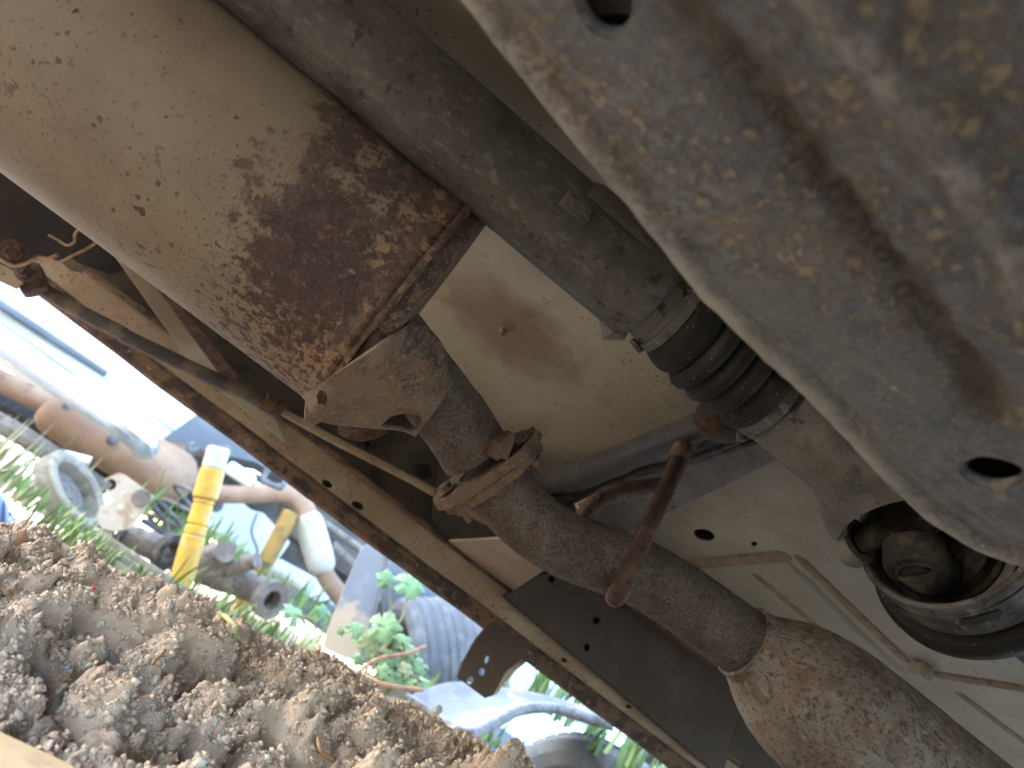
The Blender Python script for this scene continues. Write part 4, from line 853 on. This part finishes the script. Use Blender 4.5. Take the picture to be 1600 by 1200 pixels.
def wheel(name, label, c, ax, Ro, Ri, wd, mat, hubmat, tread=0, group=None):
    t = thing(name, label, 'tyre', c); ax = nrm(ax); n = 64
    w2 = wd/2
    prof = [(-w2*.7, Ri), (-w2*.95, Ri+.25*(Ro-Ri)), (-w2, Ri+.55*(Ro-Ri)), (-w2*.92, Ri+.85*(Ro-Ri)), (-w2*.75, Ro)]
    prof += [(s*w2, Ro-.006*(abs((s*4) % 1-.5) < .14)) for s in np.linspace(-.7, .7, 25)]
    prof += [(w2*.75, Ro), (w2*.92, Ri+.85*(Ro-Ri)), (w2, Ri+.55*(Ro-Ri)), (w2*.95, Ri+.25*(Ro-Ri)), (w2*.7, Ri), (-w2*.7, Ri)]
    mk('tread_tyre', *lathe(c, ax, prof, n), M[mat], t, sharp=.5)
    if tread:                              # cross cut tread blocks
        u_ = nrm(np.cross(ax, A(.1, .2, 1))); v_ = np.cross(ax, u_); pr = []
        for i in range(tread):
            a = 2*math.pi*i/tread
            rd = math.cos(a)*u_+math.sin(a)*v_; tg = -math.sin(a)*u_+math.cos(a)*v_
            for j in range(4):
                a2 = a+(j % 2)*math.pi/tread; rd = math.cos(a2)*u_+math.sin(a2)*v_; tg = -math.sin(a2)*u_+math.cos(a2)*v_
                pr.append(box(c+rd*(Ro+.002)+ax*w2*(-.54+.36*j), (ax, tg, rd), (w2*.30, 2*math.pi*Ro/tread*.8, .010), 0))
        tb_ = mk('tread_blocks', *join(*pr), M[mat], t, smooth=False); tb_['kind'] = 'stuff'
    if hubmat:
        mk('rim', *lathe(c, ax, [(-w2*.7, Ri), (-w2*.75, Ri*.96), (-w2*.4, Ri*.88), (-w2*.3, Ri*.55), (-w2*.45, Ri*.5), (-w2*.45, Ri*.2), (-w2*.2, Ri*.18), (-w2*.2, 0)], 40), M[hubmat], t)
    return t
wheel('loose_wheel', 'pale grey dusty wheel lying among grass at the far left', P(112, 770, 2.35), A(.42, -.30, .86), .118, .085, .055, 'tyretan', 'iron')
wheel('loose_tyre', 'worn tyre with fine tread standing behind the lobed plant', P(672, 1035, 2.5), A(.82, .12, .55), .20, .12, .24, 'tyre', 'iron', 0)
fe = thing('plastic_fender', 'smooth blue grey plastic fender above the worn tyre behind the lobed plant', 'fender', P(650, 960, 2.75))
mk('fender_skin', *slab([(596, 872), (640, 880), (690, 925), (705, 965), (690, 1000), (640, 1010), (604, 985), (592, 930)], 2.75, .05, step=12, curve=lambda p: np.stack([p[:, 0]*0, -.08*np.cos((p[:, 0]-648)/60.)*np.cos((p[:, 1]-940)/80.), p[:, 0]*0], 1)), M['bluegrey'], fe)
mk('fender_lip', *stube([(640, 876, 2.7, 7), (672, 898, 2.68, 7), (694, 924, 2.68, 7), (708, 966, 2.7, 7)], 8), M['sheetmetal'], fe)
wheel('loose_tyre', 'dusty tyre with six sided tread under the curved grey sheet', P(905, 1345, 1.8), A(.85, .5, .1), .25, .15, .24, 'tyre', None, 44)
wheel('loose_tyre', 'grey smooth tyre half hidden by weeds under the sill at lower right', P(990, 1250, 2.3), A(.35, -.9, .2), .25, .14, .16, 'tyre', None)
lf = thing('rubber_strip', 'long flat dusty strip of ribbed rubber lying on the bank behind the yellow shock absorber', 'rubber strip', P(240, 890, 1.75))
for k, (o1, w1) in enumerate(((0, 1), (1, 1), (2, 1))):
    a, b = P(168-4*k, 846+13*k, 1.80-.03*k), P(318-4*k, 944+13*k, 1.80-.03*k); dd = b-a
    mk('rib', *box((a+b)/2, (dd, np.cross(nrm(np.cross(dd, -VIEW(a))), dd)*1, np.cross(dd, -VIEW(a))), (np.linalg.norm(dd), .02, .021), .2), M['tyretan'], lf)
mfp = thing('mud_flap', 'leaning mud flap, grey above and dusty tan at its lower end', 'mud flap', P(530, 1020, 1.95))
mk('flap_sheet', *slab([(505, 1012), (512, 985), (540, 915), (566, 856), (584, 842), (605, 856), (603, 880), (585, 950), (566, 1015), (556, 1028), (540, 1029)], 1.95, .014, step=14, tilt=lambda a, b: 1.93+.0004*(1020-b)), M['flap'], mfp, sharp=.5)
mk('flap_rim', *stube([(607, 850, 1.98, 5), (604, 885, 1.98, 5), (586, 955, 1.95, 5), (566, 1020, 1.93, 5)], 8), M['sheetmetal'], mfp)
ms = thing('mudguard_sheet', 'curved weathered grey sheet with a pale rolled edge lying on the bank', 'sheet metal', P(780, 1110, 1.5))
rowsA = [(636, 1088, 1.62), (700, 1066, 1.72), (760, 1070, 1.78), (850, 1085, 1.85), (940, 1112, 1.85)]
rowsB = [(722, 1146, 1.42), (762, 1134, 1.48), (812, 1108, 1.55), (868, 1106, 1.62), (950, 1132, 1.66)]
ra, rb = np.array(catmull([P(*p) for p in rowsA], 8)), np.array(catmull([P(*p) for p in rowsB], 8)); V = []
for i in range(len(ra)):
    for k in range(9):
        t_ = k/8; V.append(ra[i]*(1-t_)+rb[i]*t_+A(0, 0, -.02*math.sin(math.pi*t_)+.003*math.sin(k*2.6)))
Fc = [[i*9+k, i*9+k+1, (i+1)*9+k+1, (i+1)*9+k] for i in range(len(ra)-1) for k in range(8)]
so = mk('sheet', np.concatenate([V, np.array(V)-A(0, 0, .004)]), Fc+[[q+len(V) for q in f[::-1]] for f in Fc], M['sheetmetal'], ms)
mk('rolled_edge', *tube(catmull([P(636, 1092, 1.60), P(680, 1120, 1.5), P(722, 1147, 1.42), P(762, 1136, 1.48), P(812, 1110, 1.55), P(868, 1107, 1.62), P(920, 1122, 1.65), P(955, 1134, 1.66)], 6), .011, 10), M['zinc'], ms)
wb = thing('white_scrap_panel', 'bright white broken panel lying behind the hanging bracket', 'panel', P(725, 970, 2.6))
mk('panel', *slab([(686, 932), (700, 934), (742, 962), (772, 985), (760, 1010), (730, 1040), (676, 1010), (690, 968), (700, 955)], 2.6, .05, step=14), M['white'], wb, sharp=.5)
mk('panel_rib', *stube([(690, 980, 2.58, 5), (745, 1012, 2.58, 5)], 8), M['cyan'], wb)
wb2 = thing('pale_scrap_panel', 'pale blue white panel lying flat in the grass at lower right', 'panel', P(930, 1100, 2.5))
mk('panel', *slab([(790, 1040), (830, 1020), (880, 1058), (960, 1120), (1010, 1160), (980, 1170), (900, 1130), (840, 1100), (800, 1080)], 2.6, .05, step=18), M['cyan'], wb2, sharp=.5)
mk('curved_pipe', *stube([(850, 1160, 2.0, 26), (890, 1180, 2.0, 30), (930, 1172, 2.0, 30), (975, 1142, 2.05, 28), (1000, 1128, 2.1, 26)], 14), M['white'], wb2)
bc = thing('blue_cloth', 'scrap of blue cloth at the left edge of the dirt bank', 'cloth', P(0, 800, 1.5))
V, Fc = sheet([(-40, 740), (2, 770), (14, 800), (26, 812), (10, 818), (-40, 806)], [], lambda p: np.array([P(a, b, 1.5+.0012*(820-b)+.02*math.sin(a*.3)) for a, b in p]), 7, .004); mk('cloth', V, Fc, M['cloth'], bc)
bh = thing('green_scrap_coil', 'dark coil spring and hoses tangled behind the yellow shock absorber', 'coil spring', P(265, 810, 2.6))
mk('coil', *tube([P(276, 795, 2.6)+A(.05*math.cos(a), .05*math.sin(a), -.09+.018*a/2) for a in np.linspace(0, 20, 120)], .007, 8), M['grassiron'] if 'grassiron' in M else M['iron'], bh)
for pts in ([(240, 790, 2.5, 8), (258, 815, 2.5, 8), (270, 850, 2.5, 8)], [(222, 812, 2.5, 9), (262, 836, 2.5, 9), (300, 850, 2.5, 9)], [(246, 782, 2.5, 7), (270, 806, 2.5, 7), (284, 822, 2.5, 7)]):
    mk('hose', *stube(pts, 8), M['cable'], bh)

# backdrop things further off: a second dark vehicle and bushes so that no bare horizon shows under the white one
fv2 = thing('far_vehicle', 'pale vehicle standing far off beyond the scrap', 'vehicle', A(1.6, 5.2, H-.15))
mk('body', *box(A(1.9, 5.6, .62+H), (X, Y_, Z_), (4.2, 1.5, 1.0), .12), M['cyan'], fv2)
mk('sill_panel', *box(A(1.9, 4.84, .12+H), (X, Y_, Z_), (4.0, .06, .16), .2), M['bluegrey'], fv2)

# plants
def blade(p, h, wd, lean, az, curl):
    n = 5; out = []
    sd_ = A(math.cos(az+1.57), math.sin(az+1.57), 0); f = A(math.cos(az), math.sin(az), 0)
    for i in range(n):
        t_ = i/(n-1); c = p+Z_*h*t_*(1-.25*curl*t_*t_)+f*h*(lean*t_+curl*t_*t_*.6); ww = wd*(1-t_**1.6)+.0003
        out += [c-sd_*ww, c+sd_*ww]
    return out, [[2*i, 2*i+1, 2*i+3, 2*i+2] for i in range(n-1)]
def grass_clump(label, c, rx, n, h, mat, seed, wd=.004):
    g = np.random.default_rng(seed); V = []; Fc = []
    for i in range(n):
        p = np.array(c)+A(g.normal()*rx, g.normal()*rx*.8, 0); b, f = blade(p, h*g.uniform(.5, 1.15), wd*g.uniform(.6, 1.4), g.normal()*.25, g.uniform(0, 6.3), g.uniform(0, 1.1))
        Fc += [[q+len(V) for q in k] for k in f]; V += b
    o = mk('grass', V, Fc, M[mat], None); tag(o, label, 'grass', None, 'stuff'); return o
grass_clump('pale yellow green grass at the far left under the white vehicle', P(20, 775, 2.7), .16, 150, .22, 'straw', 1, .006)
grass_clump('bright green tuft of grass on the crest of the dirt bank at left', P(112, 868, 1.55), .04, 110, .06, 'grass', 2, .003)
grass_clump('green grass growing among the pale wheel and the rusty plate', P(130, 845, 2.3), .12, 60, .06, 'grass', 3, .004)
grass_clump('thin green grass in front of the iron manifold', P(420, 1020, 1.75), .09, 160, .075, 'grass', 4, .003)
grass_clump('tall grass blades standing beyond the hanging bracket', P(850, 1110, 2.1), .09, 60, .22, 'grass', 5, .006)
grass_clump('long curved grass blades at the lower right under the sill', P(1010, 1230, 1.6), .08, 70, .17, 'grass', 6, .005)
grass_clump('weeds growing behind the leaning mud flap', P(560, 1010, 2.4), .2, 100, .09, 'grass', 7, .005)
grass_clump('dry straw coloured grass behind the strip of rubber', P(375, 990, 2.2), .10, 80, .09, 'straw', 8, .004)
grass_clump('dark green weeds behind the yellow shock absorber', P(300, 860, 2.6), .12, 120, .13, 'grass', 9, .006)
grass_clump('low dark green weeds carpeting the ground just behind the bank', P(330, 975, 1.95), .30, 450, .045, 'grass', 12, .005)
grass_clump('low weeds and grass behind the mud flap and the grey tyre', P(640, 1075, 2.1), .22, 260, .05, 'grass', 13, .005)
def leaf_mesh(sz, seed):
    g = np.random.default_rng(seed); n = 40; ring = []
    for i in range(n):
        a = 2*math.pi*i/n; k = .62+.30*abs(math.cos(2.5*a))**.8+.06*math.cos(11*a)
        if abs(a-math.pi) < .35: k *= .45+.55*abs(a-math.pi)/.35
        ring.append((k*math.cos(a)*sz, k*math.sin(a)*sz))
    V = [(0, 0, 0)]+[(x*.5, y*.5, .10*sz) for x, y in ring]+[(x, y, .10*sz+.16*sz*math.sin(3*i)*.5-.25*sz*(x*x+y*y)/(sz*sz)+.08*sz*g.normal()) for i, (x, y) in enumerate(ring)]
    Fc = [[0, 1+i, 1+(i+1) % n] for i in range(n)]+[[1+i, 1+n+i, 1+n+(i+1) % n, 1+(i+1) % n] for i in range(n)]
    return np.array(V), Fc
pt = thing('lobed_plant', 'broad leaved green plant with lobed leaves and red brown stems on the bank crest', 'plant', P(585, 1060, 1.6))
LV, LF = leaf_mesh(1, 5)
lm = bpy.data.meshes.new('leaf'); lm.from_pydata([tuple(v) for v in LV], [], LF); lm.materials.append(M['leaf'])
for p in lm.polygons: p.use_smooth = True
lp = lm.copy(); lp.materials.clear(); lp.materials.append(M['leafpale'])
root = P(590, 1075, 1.6)
for i, (a, b, yy, wpx, pale) in enumerate([(640, 914, 1.62, 50, 0), (604, 905, 1.66, 34, 0), (600, 978, 1.55, 54, 0), (556, 984, 1.58, 34, 0), (460, 960, 1.72, 48, 0), (506, 958, 1.70, 32, 0), (484, 1004, 1.66, 42, 1), (628, 1000, 1.56, 34, 0), (576, 1008, 1.55, 38, 1), (612, 1032, 1.55, 40, 0), (655, 1040, 1.57, 34, 0), (618, 1062, 1.53, 36, 0), (575, 1062, 1.55, 34, 0), (640, 1018, 1.58, 30, 0), (660, 1066, 1.60, 26, 0), (636, 1046, 1.52, 28, 1), (560, 1030, 1.6, 26, 0), (600, 1050, 1.50, 30, 0)]):
    c = P(a, b, yy); lo = bpy.data.objects.new('leaf', lp if pale else lm); COL.objects.link(lo); lo.parent = pt
    lo.location = Vector(c)-wloc(pt); s_ = rad(wpx, c)*1.15; lo.scale = (s_, s_, s_)
    nn = Vector(nrm(-VIEW(c)*.75+A(random.uniform(-.4, .4), random.uniform(-.3, .3), .7+random.uniform(-.3, .3)))); lo.rotation_euler = (nn.to_track_quat('Z', 'Y').to_matrix() @ Matrix.Rotation(random.uniform(0, 6.28), 3, 'Z')).to_euler()
    k = root+A((i*.37 % 1-.5)*.07, (i*.61 % 1-.5)*.06, 0)
    if a < 530: k = root+A(-.14, .1, .0)
    mk('stem', *tube(catmull([k, k*.45+c*.55+A(.01, 0, .02), c], 6), .0026, 7), M['stem'], pt)
vs_ = thing('creeping_stem', 'reddish brown creeping stem trailing along the crest of the dirt bank', 'stem', P(540, 1050, 1.5))
mk('runner', *stube([(492, 1010, 1.6, 6), (520, 1035, 1.55, 7), (560, 1052, 1.5, 8), (600, 1070, 1.48, 8), (660, 1078, 1.5, 7)], 8), M['twig'], vs_)
mk('runner', *stube([(560, 1050, 1.5, 6), (590, 1030, 1.52, 6), (640, 1020, 1.54, 6), (665, 1010, 1.55, 5)], 8), M['twig'], vs_)

# ------------------------------------------------------------------ bits on the bank
def on_ground(px, py):
    d = ray(px, py); d = d/np.linalg.norm(d)
    for t_ in np.arange(.3, 4, .004):
        q = d*t_+A(0, 0, H)
        if ground_z(q[0], q[1]) >= q[2]: return q
    return d*1.2+A(0, 0, H)
def pebble(px, py, wpx, mat, label, name='pebble', group=None, sq=(1, .8, .6), seed=0):
    c = on_ground(px, py); r = rad(wpx, c); bm = bmesh.new(); bmesh.ops.create_icosphere(bm, subdivisions=2, radius=1)
    V = np.array([v.co for v in bm.verts]); Fc = [[v.index for v in f.verts] for f in bm.faces]; bm.free()
    V = V*(1+.28*vnoise(V*1.6, seed+3)[:, None])*np.array(sq)*r
    e = np.array(Euler((seed*1.3, seed*.7, seed*2.1)).to_matrix()); V = V @ e.T+c
    return tag(mk(name, V, Fc, M[mat], None, loc=c, sharp=1.2), label, 'pebble', group)
pebble(683, 1110, 22, 'stone', 'rounded blue grey pebble at the edge of the bank beside the curved grey sheet', seed=1)
pebble(145, 920, 11, 'redbit', 'tiny red fragment on the dirt bank below the rusty plate', 'red_fragment', seed=2)
pebble(60, 880, 42, 'palestone', 'flat pale grey stone lying along the top of the bank at left', sq=(1, .6, .25), seed=0)
pebble(265, 945, 16, 'stone', 'grey stone standing on the crest of the bank under the yellow shock absorber', seed=4)
pebble(180, 902, 20, 'palestone', 'pale stone at the crest just below the pale rubber strip', sq=(1, .7, .5), seed=5)
pebble(28, 846, 36, 'twig', 'big lump of orange clay at the left end of the bank crest', 'clay_lump', seed=6)
for i, (a, b, c_) in enumerate(((105, 1044, 14), (326, 1062, 10), (266, 1052, 8), (305, 1090, 10), (235, 920, 13), (345, 1005, 9), (390, 1040, 9), (120, 990, 9), (455, 1040, 10), (520, 1085, 10), (560, 1100, 12), (200, 960, 9), (60, 1060, 9), (480, 1100, 9), (620, 1150, 10), (410, 1090, 9), (90, 940, 9), (250, 1000, 9), (30, 985, 9), (590, 1180, 11))):
    pebble(a, b, c_, 'palestone' if i % 2 else 'stone', 'small grey pebble pressed into the face of the brown dirt bank', group='small pebbles on the bank', seed=10+i)
def chip(pts, mat, name, label, cat, th=.004):
    c = on_ground(*pts[0]); Yc = c[1]-.012
    V, Fc = slab(pts, Yc, th, step=8); return tag(mk(name, V, Fc, M[mat], None, sharp=.5), label, cat)
chip([(172, 1016), (178, 1020), (187, 1036), (184, 1050), (172, 1060), (167, 1070), (170, 1046)], 'stone', 'slate_chip', 'blue grey slate chip standing upright in the middle of the bank', 'stone', .006)
def twig(pts, w_, mat, name, label, cat):
    q = [on_ground(a, b)+A(0, -.008, .006) for a, b in pts]; tag(mk(name, *tube(catmull(q, 5), rad(w_, q[0]), 8, rough=.0006), M[mat]), label, cat)
twig([(232, 1046), (242, 1034), (250, 1024)], 6, 'twig', 'twig', 'short pinkish twig lying on the bank beside the slate chip', 'twig')
twig([(64, 1128), (80, 1106), (96, 1086)], 9, 'cable', 'dark_stick', 'dark stick leaning at the foot of the bank by the tan board', 'stick')
twig([(489, 1160), (492, 1178), (504, 1190), (512, 1196)], 7, 'twig', 'curled_root', 'curled orange root at the bottom of the bank', 'root')
twig([(336, 966), (350, 972), (360, 988), (360, 1002)], 8, 'straw', 'pale_straw', 'pale bent straw on the crest of the bank behind the grit', 'straw')
# the board in front of the bank
bd = thing('board', 'smooth pale tan board lying at the foot of the dirt bank', 'board', P(60, 1170, .5))
c0, c1 = P(-120, 1052, .52), P(330, 1262, .50); dd = nrm(c1-c0)
mk('plank', *box((c0+c1)/2-A(0, .105, .012), (dd, A(0, 1, -.06), np.cross(dd, A(0, 1, -.06))), (1.1, .19, .022), .12), M['board'], bd)
